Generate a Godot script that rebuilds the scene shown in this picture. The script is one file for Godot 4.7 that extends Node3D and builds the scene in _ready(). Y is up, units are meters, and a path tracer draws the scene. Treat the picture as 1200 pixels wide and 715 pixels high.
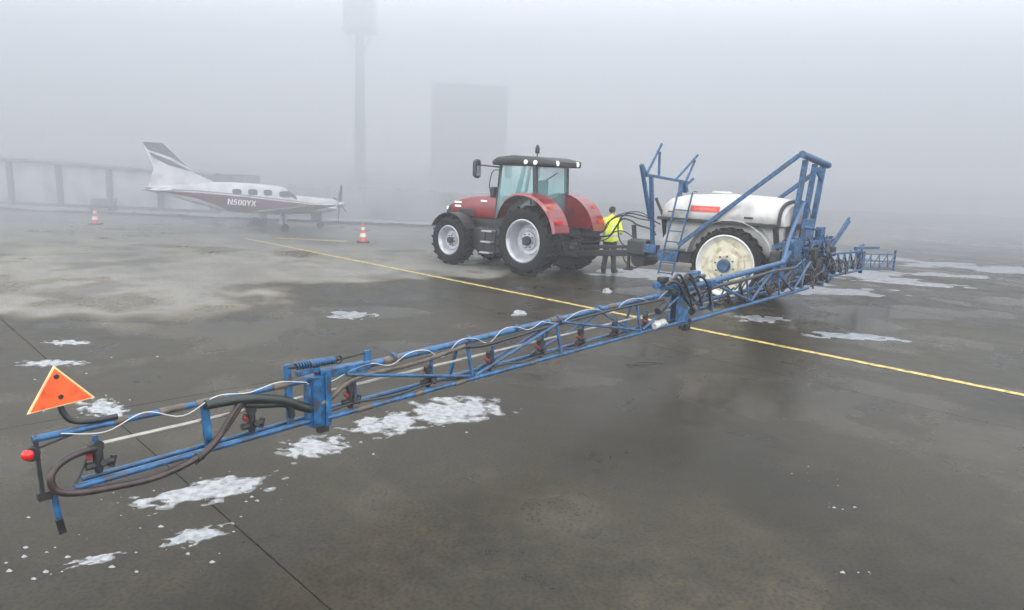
extends Node3D
# A tractor with a trailed field sprayer on a foggy airport apron, a small turboprop parked behind it.

var taken := {}
var M := {}
var grain: FastNoiseLite


# ------------------------------------------------------------------ names and labels
func numbered(parent: Node, called: String) -> String:
	var key := str(parent.get_instance_id()) + "/" + called
	var n: int = taken.get(key, 0)
	taken[key] = n + 1
	return called if n == 0 else "%s_%03d" % [called, n]


func thing(called: String, label: String, category: String, at := Vector3.ZERO, turn := 0.0, group := "") -> Node3D:
	var o := Node3D.new()
	o.name = numbered(self, called)
	add_child(o, true)
	o.position = at
	o.rotation_degrees.y = turn
	o.set_meta("label", label)
	o.set_meta("category", category)
	if group != "":
		o.set_meta("group", group)
	return o


func sub(called: String, parent: Node3D, at := Vector3.ZERO) -> Node3D:
	var o := Node3D.new()
	o.name = numbered(parent, called)
	parent.add_child(o, true)
	o.position = at
	return o


func part(called: String, s: SurfaceTool, m: Material, parent: Node3D) -> MeshInstance3D:
	s.generate_normals()
	var o := MeshInstance3D.new()
	o.mesh = s.commit()
	o.material_override = m
	o.name = numbered(parent, called)
	parent.add_child(o, true)
	return o


func again(mesh: Mesh, called: String, m: Material, parent: Node3D, at: Transform3D) -> MeshInstance3D:
	var o := MeshInstance3D.new()
	o.mesh = mesh
	o.material_override = m
	o.name = numbered(parent, called)
	parent.add_child(o, true)
	o.transform = at
	return o


# ------------------------------------------------------------------ shapes
func surf() -> SurfaceTool:
	var s := SurfaceTool.new()
	s.begin(Mesh.PRIMITIVE_TRIANGLES)
	return s


func tri(s: SurfaceTool, a: Vector3, b: Vector3, c: Vector3, smooth := -1) -> void:
	# a, b, c run counter-clockwise seen from outside
	s.set_smooth_group(smooth)
	s.add_vertex(a)
	s.add_vertex(c)
	s.add_vertex(b)


func quad(s: SurfaceTool, a: Vector3, b: Vector3, c: Vector3, d: Vector3, smooth := -1) -> void:
	tri(s, a, b, c, smooth)
	tri(s, a, c, d, smooth)


func loft(s: SurfaceTool, rings: Array, smooth := 1, caps := true) -> void:
	# rings of points, each counter-clockwise seen from the end towards which they advance
	var n: int = rings[0].size()
	for i in rings.size() - 1:
		for k in n:
			var j := (k + 1) % n
			quad(s, rings[i][k], rings[i][j], rings[i + 1][j], rings[i + 1][k], smooth)
	if caps:
		var first: Array = rings[0]
		var last: Array = rings[-1]
		var c0 := Vector3.ZERO
		var c1 := Vector3.ZERO
		for k in n:
			c0 += first[k] / n
			c1 += last[k] / n
		for k in n:
			var j := (k + 1) % n
			tri(s, c0, first[j], first[k])
			tri(s, c1, last[k], last[j])


func tube(s: SurfaceTool, pts: Array, r, seg := 8, caps := true) -> void:
	var rings := []
	var n := pts.size()
	var d0: Vector3 = (pts[1] - pts[0]).normalized()
	var side := d0.cross(Vector3.UP if absf(d0.y) < 0.9 else Vector3.RIGHT).normalized()
	for i in n:
		var d: Vector3
		if i == 0:
			d = d0
		elif i == n - 1:
			d = (pts[n - 1] - pts[n - 2]).normalized()
		else:
			d = (pts[i + 1] - pts[i - 1]).normalized()
		side = (side - d * side.dot(d)).normalized()
		var up := side.cross(d).normalized()
		var ring := []
		var rr: float = r if r is float else r[i]
		for k in seg:
			var a := TAU * k / seg
			ring.append(pts[i] + side * cos(a) * rr - up * sin(a) * rr)
		ring.reverse()
		rings.append(ring)
	loft(s, rings, 1, caps)


func curve(pts: Array, steps := 6) -> Array:
	var out := []
	for i in pts.size() - 1:
		var a: Vector3 = pts[max(i - 1, 0)]
		var b: Vector3 = pts[i]
		var c: Vector3 = pts[i + 1]
		var d: Vector3 = pts[min(i + 2, pts.size() - 1)]
		for k in steps:
			out.append(b.cubic_interpolate(c, a, d, float(k) / steps))
	out.append(pts[-1])
	return out


func beam(s: SurfaceTool, a: Vector3, b: Vector3, w: float, h: float, up := Vector3.UP, bevel := 0.12) -> void:
	# a bar of width w and height h from a to b with chamfered long edges
	var d := (b - a).normalized()
	var u := up
	if absf(d.dot(u)) > 0.98:
		u = Vector3.RIGHT if absf(d.x) < 0.9 else Vector3.BACK
	var side := d.cross(u).normalized()
	u = side.cross(d).normalized()
	var c := minf(w, h) * bevel
	var prof := [
		Vector2(w / 2, -h / 2 + c), Vector2(w / 2, h / 2 - c), Vector2(w / 2 - c, h / 2), Vector2(-w / 2 + c, h / 2),
		Vector2(-w / 2, h / 2 - c), Vector2(-w / 2, -h / 2 + c), Vector2(-w / 2 + c, -h / 2), Vector2(w / 2 - c, -h / 2)]
	var rings := []
	for p in [a, b]:
		var ring := []
		for q in prof:
			ring.append(p + side * q.x + u * q.y)
		ring.reverse()
		rings.append(ring)
	loft(s, rings, -1)


func block(s: SurfaceTool, c: Vector3, size: Vector3, bevel := 0.08) -> void:
	beam(s, c - Vector3(size.x / 2, 0, 0), c + Vector3(size.x / 2, 0, 0), size.z, size.y, Vector3.UP, bevel)


func lathe(s: SurfaceTool, prof: Array, at: Transform3D, seg := 24, smooth := 1, closed := false, crisp := false) -> void:
	# prof: Vector2(radius, along z), walked from +z to -z for an outward face
	var n := prof.size()
	for i in (n if closed else n - 1):
		var p: Vector2 = prof[i]
		var q: Vector2 = prof[(i + 1) % n]
		for k in seg:
			var a := TAU * k / seg
			var b := TAU * (k + 1) / seg
			var v0 := at * Vector3(p.x * cos(a), p.x * sin(a), p.y)
			var v1 := at * Vector3(p.x * cos(b), p.x * sin(b), p.y)
			var v2 := at * Vector3(q.x * cos(b), q.x * sin(b), q.y)
			var v3 := at * Vector3(q.x * cos(a), q.x * sin(a), q.y)
			if p.x > 0.0001:
				tri(s, v0, v2, v1, smooth + (i if crisp else 0))
			if q.x > 0.0001:
				tri(s, v0, v3, v2, smooth + (i if crisp else 0))


func plate(s: SurfaceTool, outline: Array, at: Transform3D, thick: float) -> void:
	# a flat outline in the xy plane of `at`, thick along its z, centred
	var poly := PackedVector2Array(outline)
	if Geometry2D.is_polygon_clockwise(poly):
		poly.reverse()
	var h := thick / 2
	var idx := Geometry2D.triangulate_polygon(poly)
	for i in range(0, idx.size(), 3):
		var a := poly[idx[i]]
		var b := poly[idx[i + 1]]
		var c := poly[idx[i + 2]]
		if (b - a).cross(c - a) < 0:
			var t := b
			b = c
			c = t
		tri(s, at * Vector3(a.x, a.y, h), at * Vector3(b.x, b.y, h), at * Vector3(c.x, c.y, h))
		tri(s, at * Vector3(a.x, a.y, -h), at * Vector3(c.x, c.y, -h), at * Vector3(b.x, b.y, -h))
	for i in poly.size():
		var a := poly[i]
		var b := poly[(i + 1) % poly.size()]
		quad(s, at * Vector3(a.x, a.y, h), at * Vector3(a.x, a.y, -h), at * Vector3(b.x, b.y, -h), at * Vector3(b.x, b.y, h))


func ptube(called: String, a: Vector3, b: Vector3, r: float, m: Material, parent: Node3D, seg := 10) -> MeshInstance3D:
	var s := surf()
	tube(s, [a, b], r, seg)
	return part(called, s, m, parent)


func pbeam(called: String, a: Vector3, b: Vector3, w: float, h: float, m: Material, parent: Node3D) -> MeshInstance3D:
	var s := surf()
	beam(s, a, b, w, h)
	return part(called, s, m, parent)


func phose(called: String, pts: Array, r: float, m: Material, parent: Node3D, seg := 8) -> MeshInstance3D:
	var s := surf()
	tube(s, curve(pts), r, seg)
	return part(called, s, m, parent)


func pblock(called: String, c: Vector3, size: Vector3, m: Material, parent: Node3D, bevel := 0.08) -> MeshInstance3D:
	var s := surf()
	block(s, c, size, bevel)
	return part(called, s, m, parent)


func disc(called: String, c: Vector3, axis: Vector3, r: float, thick: float, m: Material, parent: Node3D, seg := 18) -> MeshInstance3D:
	var s := surf()
	var e := r * 0.12
	var a := axis.normalized()
	tube(s, [c - a * thick / 2, c - a * (thick / 2 - e), c + a * (thick / 2 - e), c + a * thick / 2], [r - e, r, r, r - e], seg)
	return part(called, s, m, parent)


# ------------------------------------------------------------------ materials
func noise_tex(freq: float, ramp: Array, size := 256, seed_ := 1, oct := 5, as_normal := false, bump := 4.0) -> NoiseTexture2D:
	var n := FastNoiseLite.new()
	n.noise_type = FastNoiseLite.TYPE_SIMPLEX_SMOOTH
	n.frequency = freq
	n.fractal_octaves = oct
	n.seed = seed_
	var t := NoiseTexture2D.new()
	t.width = size
	t.height = size
	t.seamless = true
	t.noise = n
	t.generate_mipmaps = false
	if as_normal:
		t.as_normal_map = true
		t.bump_strength = bump
	else:
		var g := Gradient.new()
		g.offsets = PackedFloat32Array(ramp.map(func(x): return x[0]))
		g.colors = PackedColorArray(ramp.map(func(x): return x[1]))
		t.color_ramp = g
	return t


func gray(v: float) -> Color:
	return Color(v, v, v)


func mat(called: String, tex: Texture2D, color: Color, rough: float, metal := 0.0, scale := 1.0) -> StandardMaterial3D:
	var m := StandardMaterial3D.new()
	m.resource_name = called
	m.albedo_color = color
	m.roughness = rough
	m.metallic = metal
	if tex:
		m.albedo_texture = tex
		m.uv1_triplanar = true
		m.uv1_scale = Vector3.ONE * scale
	M[called] = m
	return m


func materials() -> void:
	var soft := noise_tex(0.012, [[0.0, gray(0.72)], [0.45, gray(0.93)], [1.0, gray(1.0)]], 256, 3)
	var rougher := noise_tex(0.02, [[0.0, gray(0.45)], [0.4, gray(0.8)], [0.7, gray(0.97)], [1.0, gray(1.0)]], 256, 9)
	var worn := noise_tex(0.014, [[0.0, Color(0.17, 0.15, 0.13)], [0.27, Color(0.22, 0.2, 0.18)], [0.32, Color(0.04, 0.17, 0.28)], [0.5, Color(0.04, 0.27, 0.42)], [0.75, Color(0.06, 0.32, 0.49)], [1.0, Color(0.24, 0.43, 0.55)]], 512, 21)
	mat("blue", worn, Color.WHITE, 0.42, 0.0, 1.1)
	mat("black", rougher, Color(0.10, 0.10, 0.105), 0.55, 0.0, 1.5)
	mat("dark_iron", rougher, Color(0.17, 0.165, 0.165), 0.6, 0.2, 1.5)
	mat("rubber", noise_tex(0.02, [[0.0, Color(0.19, 0.17, 0.15)], [0.3, Color(0.11, 0.105, 0.1)], [0.55, Color(0.07, 0.07, 0.07)], [1.0, Color(0.06, 0.06, 0.06)]], 256, 45), Color.WHITE, 0.8, 0.0, 1.4)
	M.rubber.metallic_specular = 0.3
	mat("hose", rougher, Color(0.22, 0.155, 0.145), 0.45, 0.0, 1.6)
	mat("hose_black", soft, Color(0.10, 0.10, 0.10), 0.4, 0.0, 1.5)
	mat("hose_brown", rougher, Color(0.34, 0.30, 0.25), 0.5, 0.0, 1.6)
	mat("green_black", rougher, Color(0.09, 0.13, 0.115), 0.5, 0.0, 1.6)
	mat("steel", soft, Color(0.66, 0.64, 0.6), 0.4, 0.55, 2.0)
	mat("cable", soft, Color(0.72, 0.73, 0.72), 0.4, 0.0, 2.0)
	mat("red_cap", soft, Color(0.42, 0.08, 0.07), 0.45, 0.0, 3.0)
	mat("lamp_red", soft, Color(0.78, 0.1, 0.07), 0.2, 0.0, 3.0)
	mat("orange", soft, Color(0.93, 0.36, 0.16), 0.4, 0.0, 2.0)
	mat("orange_rim", soft, Color(0.95, 0.78, 0.55), 0.4, 0.0, 2.0)
	mat("tank_white", soft, Color(0.72, 0.71, 0.695), 0.38, 0.0, 0.5)
	mat("tank_grey", soft, Color(0.71, 0.71, 0.69), 0.5, 0.0, 0.7)
	mat("label_red", soft, Color(0.74, 0.2, 0.13), 0.4, 0.0, 1.0)
	mat("label_pale", soft, Color(0.80, 0.33, 0.25), 0.4, 0.0, 1.0)
	mat("cream", noise_tex(0.018, [[0.0, Color(0.5, 0.44, 0.35)], [0.3, Color(0.65, 0.62, 0.52)], [0.45, Color(0.73, 0.71, 0.61)], [1.0, Color(0.77, 0.76, 0.68)]], 256, 44), Color.WHITE, 0.45, 0.0, 0.8)
	mat("rim_white", soft, Color(0.82, 0.82, 0.80), 0.4, 0.0, 0.9)
	mat("tractor_red", soft, Color(0.47, 0.03, 0.045), 0.32, 0.0, 0.6)
	M.tractor_red.clearcoat_enabled = true
	M.tractor_red.clearcoat = 0.6
	M.tractor_red.clearcoat_roughness = 0.15
	mat("rim_grey", soft, Color(0.68, 0.69, 0.71), 0.35, 0.35, 0.9)
	mat("trim_black", soft, Color(0.12, 0.12, 0.125), 0.5, 0.0, 0.9)
	mat("fog_white", null, Color(0.9, 0.9, 0.88), 0.3)
	mat("decal_white", null, Color(0.88, 0.86, 0.85), 0.4)
	mat("mirror_glass", null, Color(0.5, 0.52, 0.55), 0.05, 0.9)
	mat("amber", null, Color(0.75, 0.33, 0.05), 0.25)
	mat("seat", soft, Color(0.2, 0.21, 0.22), 0.8, 0.0, 2.0)
	var g := StandardMaterial3D.new()
	g.resource_name = "cab_glass"
	g.transparency = BaseMaterial3D.TRANSPARENCY_ALPHA
	g.albedo_color = Color(0.36, 0.68, 0.67, 0.17)
	g.roughness = 0.04
	M.cab_glass = g
	mat("plane_white", soft, Color(0.76, 0.76, 0.76), 0.25, 0.0, 0.4)
	mat("maroon", soft, Color(0.33, 0.05, 0.09), 0.28, 0.0, 0.5)
	mat("plane_grey", soft, Color(0.3, 0.3, 0.33), 0.3, 0.0, 0.5)
	mat("plane_window", null, Color(0.09, 0.1, 0.12), 0.08)
	mat("prop", null, Color(0.13, 0.13, 0.14), 0.4)
	mat("chrome", null, Color(0.82, 0.82, 0.82), 0.12, 1.0)
	mat("shed_wall", soft, Color(0.8, 0.81, 0.8), 0.7, 0.0, 0.15)
	mat("shed_post", rougher, Color(0.45, 0.45, 0.45), 0.7, 0.0, 0.5)
	mat("shed_roof", rougher, Color(0.52, 0.52, 0.52), 0.7, 0.0, 0.3)
	mat("far_wall", soft, Color(0.86, 0.86, 0.86), 0.8, 0.0, 0.1)
	mat("panel_grey", soft, Color(0.66, 0.66, 0.67), 0.8, 0.0, 0.1)
	mat("joint_sealant", rougher, Color(0.17, 0.165, 0.155), 0.8, 0.0, 0.5)
	mat("far_glass", null, Color(0.78, 0.79, 0.8), 0.1)
	mat("mast_paint", soft, Color(0.88, 0.88, 0.88), 0.6, 0.0, 0.3)
	mat("cone_orange", soft, Color(0.8, 0.3, 0.2), 0.5, 0.0, 2.0)
	mat("cone_white", soft, Color(0.88, 0.88, 0.86), 0.5, 0.0, 2.0)
	mat("field_snow", soft, Color(0.84, 0.85, 0.86), 0.8, 0.0, 0.05)
	mat("snow", noise_tex(0.03, [[0.0, Color(0.36, 0.36, 0.36)], [0.35, Color(0.46, 0.47, 0.47)], [0.6, Color(0.53, 0.54, 0.54)], [1.0, Color(0.59, 0.59, 0.58)]], 256, 5), Color.WHITE, 0.6, 0.0, 1.3)
	mat("wet_slush", noise_tex(0.03, [[0.0, Color(0.25, 0.25, 0.24)], [0.5, Color(0.33, 0.33, 0.32)], [1.0, Color(0.41, 0.42, 0.42)]], 256, 15), Color.WHITE, 0.25, 0.0, 1.5)
	mat("slush", noise_tex(0.02, [[0.0, Color(0.3, 0.31, 0.31)], [0.5, Color(0.42, 0.43, 0.44)], [1.0, Color(0.56, 0.57, 0.58)]], 256, 6), Color.WHITE, 0.3, 0.0, 0.8)
	mat("yellow_paint", noise_tex(0.025, [[0.0, Color(0.3, 0.28, 0.22)], [0.28, Color(0.46, 0.41, 0.25)], [0.42, Color(0.66, 0.57, 0.27)], [0.7, Color(0.72, 0.63, 0.33)], [1.0, Color(0.76, 0.7, 0.48)]], 512, 8), Color.WHITE, 0.45, 0.0, 0.5)
	var body := mat("clothes", null, Color.WHITE, 0.8)
	body.vertex_color_use_as_albedo = true
	mat("cap", soft, Color(0.12, 0.13, 0.14), 0.8, 0.0, 3.0)


# ------------------------------------------------------------------ the scene
func _ready() -> void:
	var cam := Camera3D.new()
	cam.name = "camera"
	add_child(cam)
	cam.position = Vector3(0, 2.6, 0)
	cam.rotation_order = EULER_ORDER_YXZ
	cam.rotation_degrees = Vector3(-10.106, 0, 2.0)
	cam.fov = 45.622
	cam.far = 900.0
	cam.current = true

	var env := Environment.new()
	env.background_mode = Environment.BG_SKY
	var sky_mat := ProceduralSkyMaterial.new()
	sky_mat.sky_top_color = Color(0.835, 0.85, 0.875)
	sky_mat.sky_horizon_color = Color(0.935, 0.945, 0.965)
	sky_mat.ground_horizon_color = Color(0.92, 0.93, 0.945)
	sky_mat.ground_bottom_color = Color(0.9, 0.91, 0.925)
	sky_mat.sky_curve = 0.3
	sky_mat.sky_energy_multiplier = 1.5
	var sky := Sky.new()
	sky.sky_material = sky_mat
	env.sky = sky
	env.tonemap_mode = Environment.TONE_MAPPER_LINEAR
	env.tonemap_exposure = 1.96
	env.sdfgi_enabled = true
	env.ssao_enabled = true
	env.ssil_enabled = true
	env.fog_enabled = true
	env.fog_density = 0.0034
	env.fog_light_color = Color(0.95, 0.96, 0.975)
	env.volumetric_fog_enabled = true
	env.volumetric_fog_density = 0.0
	var we := WorldEnvironment.new()
	we.name = "world_environment"
	we.environment = env
	add_child(we)

	var sun := DirectionalLight3D.new()
	sun.name = "sun"
	sun.light_energy = 0.16
	sun.light_color = Color(1.0, 0.97, 0.93)
	sun.light_angular_distance = 20.0
	sun.rotation_degrees = Vector3(-58, -25, 0)
	sun.shadow_enabled = true
	add_child(sun)

	grain = FastNoiseLite.new()
	grain.noise_type = FastNoiseLite.TYPE_SIMPLEX_SMOOTH
	grain.fractal_octaves = 4
	materials()
	build_ground()
	build_far()
	build_fog_bank()
	build_snow()
	build_plane()
	build_tractor()
	build_sprayer()
	build_person()
	build_small_things()


func build_fog_bank() -> void:
	# the thicker fog that lies over the far side of the apron
	var fog := FogVolume.new()
	fog.name = "fog_bank"
	fog.shape = RenderingServer.FOG_VOLUME_SHAPE_BOX
	fog.size = Vector3(250, 25, 100)
	fog.position = Vector3(0, 12.4, -22.0 - 50)
	var m := FogMaterial.new()
	m.density = 0.033
	m.albedo = Color(0.95, 0.965, 0.985)
	fog.material = m
	fog.set_meta("kind", "stuff")
	fog.set_meta("label", "bank of pale fog over the far side of the apron")
	fog.set_meta("category", "fog")
	add_child(fog)
	# a low drift over the stand where the aeroplane is parked
	fog = FogVolume.new()
	fog.name = "fog_bank_001"
	fog.shape = RenderingServer.FOG_VOLUME_SHAPE_ELLIPSOID
	fog.size = Vector3(60, 8.5, 22)
	fog.position = Vector3(-17, 0.6, -33)
	m = FogMaterial.new()
	m.density = 0.02
	m.albedo = Color(0.96, 0.97, 0.985)
	fog.material = m
	fog.set_meta("kind", "stuff")
	fog.set_meta("label", "low drift of fog round the parked aeroplane")
	fog.set_meta("category", "fog")
	add_child(fog)


# ------------------------------------------------------------------ ground
const GX0 := -36.0
const GZ0 := -62.0
const GS := 72.0


func step(a: float, b: float, x: float) -> float:
	var t := clampf((x - a) / (b - a), 0.0, 1.0)
	return t * t * (3 - 2 * t)


func ground_material() -> StandardMaterial3D:
	var W := 1280
	var low := FastNoiseLite.new()
	low.noise_type = FastNoiseLite.TYPE_SIMPLEX_SMOOTH
	low.fractal_octaves = 5
	low.frequency = 0.13
	low.seed = 4
	var mid := FastNoiseLite.new()
	mid.noise_type = FastNoiseLite.TYPE_SIMPLEX_SMOOTH
	mid.fractal_octaves = 4
	mid.frequency = 0.55
	mid.seed = 12
	var fine := FastNoiseLite.new()
	fine.noise_type = FastNoiseLite.TYPE_SIMPLEX
	fine.fractal_octaves = 2
	fine.frequency = 4.0
	fine.seed = 7
	var puddles := [
		[-4.23, -11.11, 0.75, 0.32], [-7.0, -11.4, 0.6, 0.35], [6.05, -12.57, 0.9, 0.45], [-2.6, -13.4, 1.1, 0.5],
		[2.0, -11.0, 1.3, 0.5], [0.5, -9.2, 1.2, 0.35], [3.4, -8.6, 1.6, 0.7], [4.6, -17.0, 2.4, 0.9], [-1.5, -10.6, 0.9, 0.4], [8.5, -15.5, 2.2, 0.8]]
	var col := PackedByteArray()
	col.resize(W * W * 3)
	var rgh := PackedByteArray()
	rgh.resize(W * W)
	for j in W:
		var z := GZ0 + GS * (j + 0.5) / W
		for i in W:
			var x := GX0 + GS * (i + 0.5) / W
			var along := 0.69 * x + 0.72 * z
			var across := 0.72 * x - 0.69 * z
			var a := low.get_noise_2d(along * 0.55, across * 1.3)
			var b := mid.get_noise_2d(x, z)
			var c := fine.get_noise_2d(x, z)
			# dry concrete lies beyond an uneven tide line, wet concrete on this side of it
			var d := -0.67 * x - 0.74 * z - 14.0
			var dry := step(-0.75, 0.75, d + a * 3.2 + b * 1.1)
			dry *= 1.0 - 0.75 * step(0.1, 0.42, a * 0.8 + b * 0.45)
			var film := step(0.02, 0.34, a * 0.75 + b * 0.5 - 0.06)
			for p in puddles:
				var px: float = (x - p[0]) / p[2]
				var pz: float = (z - p[1]) / p[3]
				var q := px * px + pz * pz
				if q < 3.0:
					film = maxf(film, step(-0.15, 0.25, 1.0 - q + b * 1.4 + c * 0.3))
			var v := lerpf(0.027 + 0.012 * b + 0.007 * c, 0.18 + 0.06 * b + 0.025 * c, dry)
			v *= 1.0 + 0.35 * a
			v = maxf(v, 0.012)
			var stain := step(0.18, 0.5, mid.get_noise_2d(x * 0.45 + 90, z * 0.45))
			v *= 1.0 - 0.28 * stain
			var warm := 0.5 + 0.9 * low.get_noise_2d(x + 40.0, z - 30.0)
			var tint := Vector3(1.18, 0.98, 0.46 + 0.2 * (1 - warm))
			tint = tint.lerp(Vector3(1.03, 0.995, 0.88), dry)
			var o := (j * W + i) * 3
			for k in 3:
				var l: float = v * tint[k]
				l = 1.055 * pow(l, 1 / 2.4) - 0.055
				col[o + k] = int(clampf(l, 0, 1) * 255)
			var r := lerpf(0.36 + 0.14 * b, 0.66 + 0.15 * b, dry)
			r = lerpf(r, 0.2, film * (1.0 - 0.8 * dry))
			rgh[j * W + i] = int(clampf(r + 0.04 * c, 0.06, 1) * 255)
	var m := StandardMaterial3D.new()
	m.resource_name = "concrete"
	m.albedo_texture = ImageTexture.create_from_image(Image.create_from_data(W, W, false, Image.FORMAT_RGB8, col))
	m.roughness_texture = ImageTexture.create_from_image(Image.create_from_data(W, W, false, Image.FORMAT_L8, rgh))
	m.roughness = 1.0
	m.metallic_specular = 0.22
	m.detail_enabled = true
	m.detail_blend_mode = BaseMaterial3D.BLEND_MODE_MUL
	m.detail_uv_layer = BaseMaterial3D.DETAIL_UV_2
	m.detail_albedo = noise_tex(0.05, [[0.0, gray(0.6)], [0.36, gray(0.86)], [0.6, gray(0.96)], [1.0, gray(1.0)]], 1024, 31, 7)
	return m


func gvert(s: SurfaceTool, p: Vector3) -> void:
	s.set_uv(Vector2((p.x - GX0) / GS, (p.z - GZ0) / GS))
	s.set_uv2(Vector2(p.x, p.z) / 2.3)
	s.add_vertex(p)


func gquad(s: SurfaceTool, a: Vector3, b: Vector3, c: Vector3, d: Vector3) -> void:
	s.set_smooth_group(-1)
	for p in [a, c, b, a, d, c]:
		gvert(s, p)


func build_ground() -> void:
	var concrete := ground_material()
	var s := surf()
	gquad(s, Vector3(-130, -0.06, 14), Vector3(130, -0.06, 14), Vector3(130, -0.06, -160), Vector3(-130, -0.06, -160))
	var g := part("ground", s, M.field_snow, self)
	g.set_meta("kind", "structure")
	g.set_meta("label", "snow-covered ground fading into the fog beyond the apron")
	# the apron's concrete slabs, parted by open joints
	var apron := Node3D.new()
	apron.name = "apron"
	add_child(apron)
	apron.set_meta("kind", "structure")
	apron.set_meta("label", "wet concrete apron of large square slabs with dark joints")
	s = surf()
	gquad(s, Vector3(-54, -0.03, 13), Vector3(54, -0.03, 13), Vector3(54, -0.03, -84), Vector3(-4, -0.03, -84))
	part("joint_bed", s, M.joint_sealant, apron)
	var u := Vector3(0.6919, 0, 0.7220)
	var v := Vector3(0.7220, 0, -0.6919)
	var size := 7.5
	var rng := RandomNumberGenerator.new()
	rng.seed = 11
	for i in range(-11, 4):
		for j in range(-7, 13):
			var c := u * (-8.25 + (i + 0.5) * size) + v * (2.0 + (j + 0.5) * size)
			if c.z > 4.5 or c.z < (-44 if c.x < -6 else -78) or absf(c.x) > (46 if c.z > -44 else 62):
				continue
			var st := surf()
			var gap := 0.004
			var h := size / 2 - gap
			var b := 0.006
			var lift := rng.randf_range(-0.0015, 0.0015)
			var top := []
			var rim := []
			var low := []
			for k in [[-1, -1], [-1, 1], [1, 1], [1, -1]]:
				var p: Vector3 = c + u * (k[0] * h) + v * (k[1] * h)
				rim.append(p + Vector3(0, lift - b * 0.6, 0))
				low.append(p + Vector3(0, -0.035, 0))
				top.append(c + u * (k[0] * (h - b)) + v * (k[1] * (h - b)) + Vector3(0, lift, 0))
			# u x v points down, so this order shows its face upwards
			gquad(st, top[0], top[1], top[2], top[3])
			for k in 4:
				var n := (k + 1) % 4
				gquad(st, rim[k], rim[n], top[n], top[k])
				gquad(st, low[k], low[n], rim[n], rim[k])
			part("concrete_slab", st, concrete, apron)
	# the yellow guide line
	strip("yellow_guide_line", "thin worn yellow guide line painted across the apron", Vector3(-9.9, 0, -26.58), Vector3(12.2, 0, -3.5), 0.13)
	strip("yellow_stand_marking", "short broad yellow stand marking in front of the parked aeroplane", Vector3(-8.9, 0, -27.1), Vector3(-6.2, 0, -26.75), 0.45)


func strip(called: String, label: String, a: Vector3, b: Vector3, w: float) -> void:
	var s := surf()
	var d := (b - a).normalized()
	var side := d.cross(Vector3.UP)
	var n := int(a.distance_to(b) / 0.5)
	var rng := RandomNumberGenerator.new()
	rng.seed = 5
	var prev := []
	for i in n + 1:
		var p := a.lerp(b, float(i) / n) + Vector3(0, 0.0045, 0)
		var now := [p - side * (w / 2 + rng.randf_range(-0.006, 0.006)), p + side * (w / 2 + rng.randf_range(-0.006, 0.006))]
		if prev:
			quad(s, prev[0], prev[1], now[1], now[0])
		prev = now
	var o := part(called, s, M.yellow_paint, self)
	o.set_meta("kind", "structure")
	o.set_meta("label", label)


# ------------------------------------------------------------------ snow
func snow(called: String, label: String, c: Vector2, half: Vector2, yaw: float, seed_: int, high: float, m: Material, edge := 0.0, cell := 0.0, base: Node3D = null) -> void:
	var cl := cell if cell > 0 else clampf(minf(half.x, half.y) / 14.0, 0.018, 0.09)
	var n := FastNoiseLite.new()
	n.noise_type = FastNoiseLite.TYPE_SIMPLEX_SMOOTH
	n.fractal_octaves = 4
	n.frequency = 1.1 / minf(half.x, half.y) * (1.08 if base else 1.0)
	n.seed = seed_
	var nx := int(half.x * 1.35 / cl)
	var nz := int(half.y * 1.35 / cl)
	var hs := {}
	var cy := cos(deg_to_rad(yaw))
	var sy := sin(deg_to_rad(yaw))
	for i in range(-nx, nx + 1):
		for j in range(-nz, nz + 1):
			var lx := i * cl
			var lz := j * cl
			var ex := lx / half.x
			var ez := lz / half.y
			var q := 1.0 - sqrt(ex * ex + ez * ez)
			var f := q * 1.1 + n.get_noise_2d(lx * half.y / half.x * 1.6, lz) * 1.05 - 0.12 - edge
			var y := high * (1.0 - exp(-maxf(f, 0) * 5.0)) * (0.75 + 0.35 * n.get_noise_2d(lx * 5, lz * 5)) if f > 0 else maxf(f * high * 3.0, -0.03)
			hs[Vector2i(i, j)] = Vector3(c.x + lx * cy + lz * sy, y, c.y - lx * sy + lz * cy)
	var s := surf()
	for i in range(-nx, nx):
		for j in range(-nz, nz):
			var a: Vector3 = hs[Vector2i(i, j)]
			var b: Vector3 = hs[Vector2i(i, j + 1)]
			var d: Vector3 = hs[Vector2i(i + 1, j + 1)]
			var e: Vector3 = hs[Vector2i(i + 1, j)]
			if maxf(maxf(a.y, b.y), maxf(d.y, e.y)) > 0.0:
				quad(s, a, b, d, e, 1)
	if base:
		part("slush_edge", s, M.wet_slush, base)
		return
	var o := part(called, s, m, self)
	o.set_meta("label", label)
	o.set_meta("category", "snow")
	o.set_meta("kind", "stuff")
	if m == M.snow and cell == 0.0:
		snow("slush_edge", "", c, half * 1.08, yaw, seed_, 0.005, m, edge - 0.16, cl, o)


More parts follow.
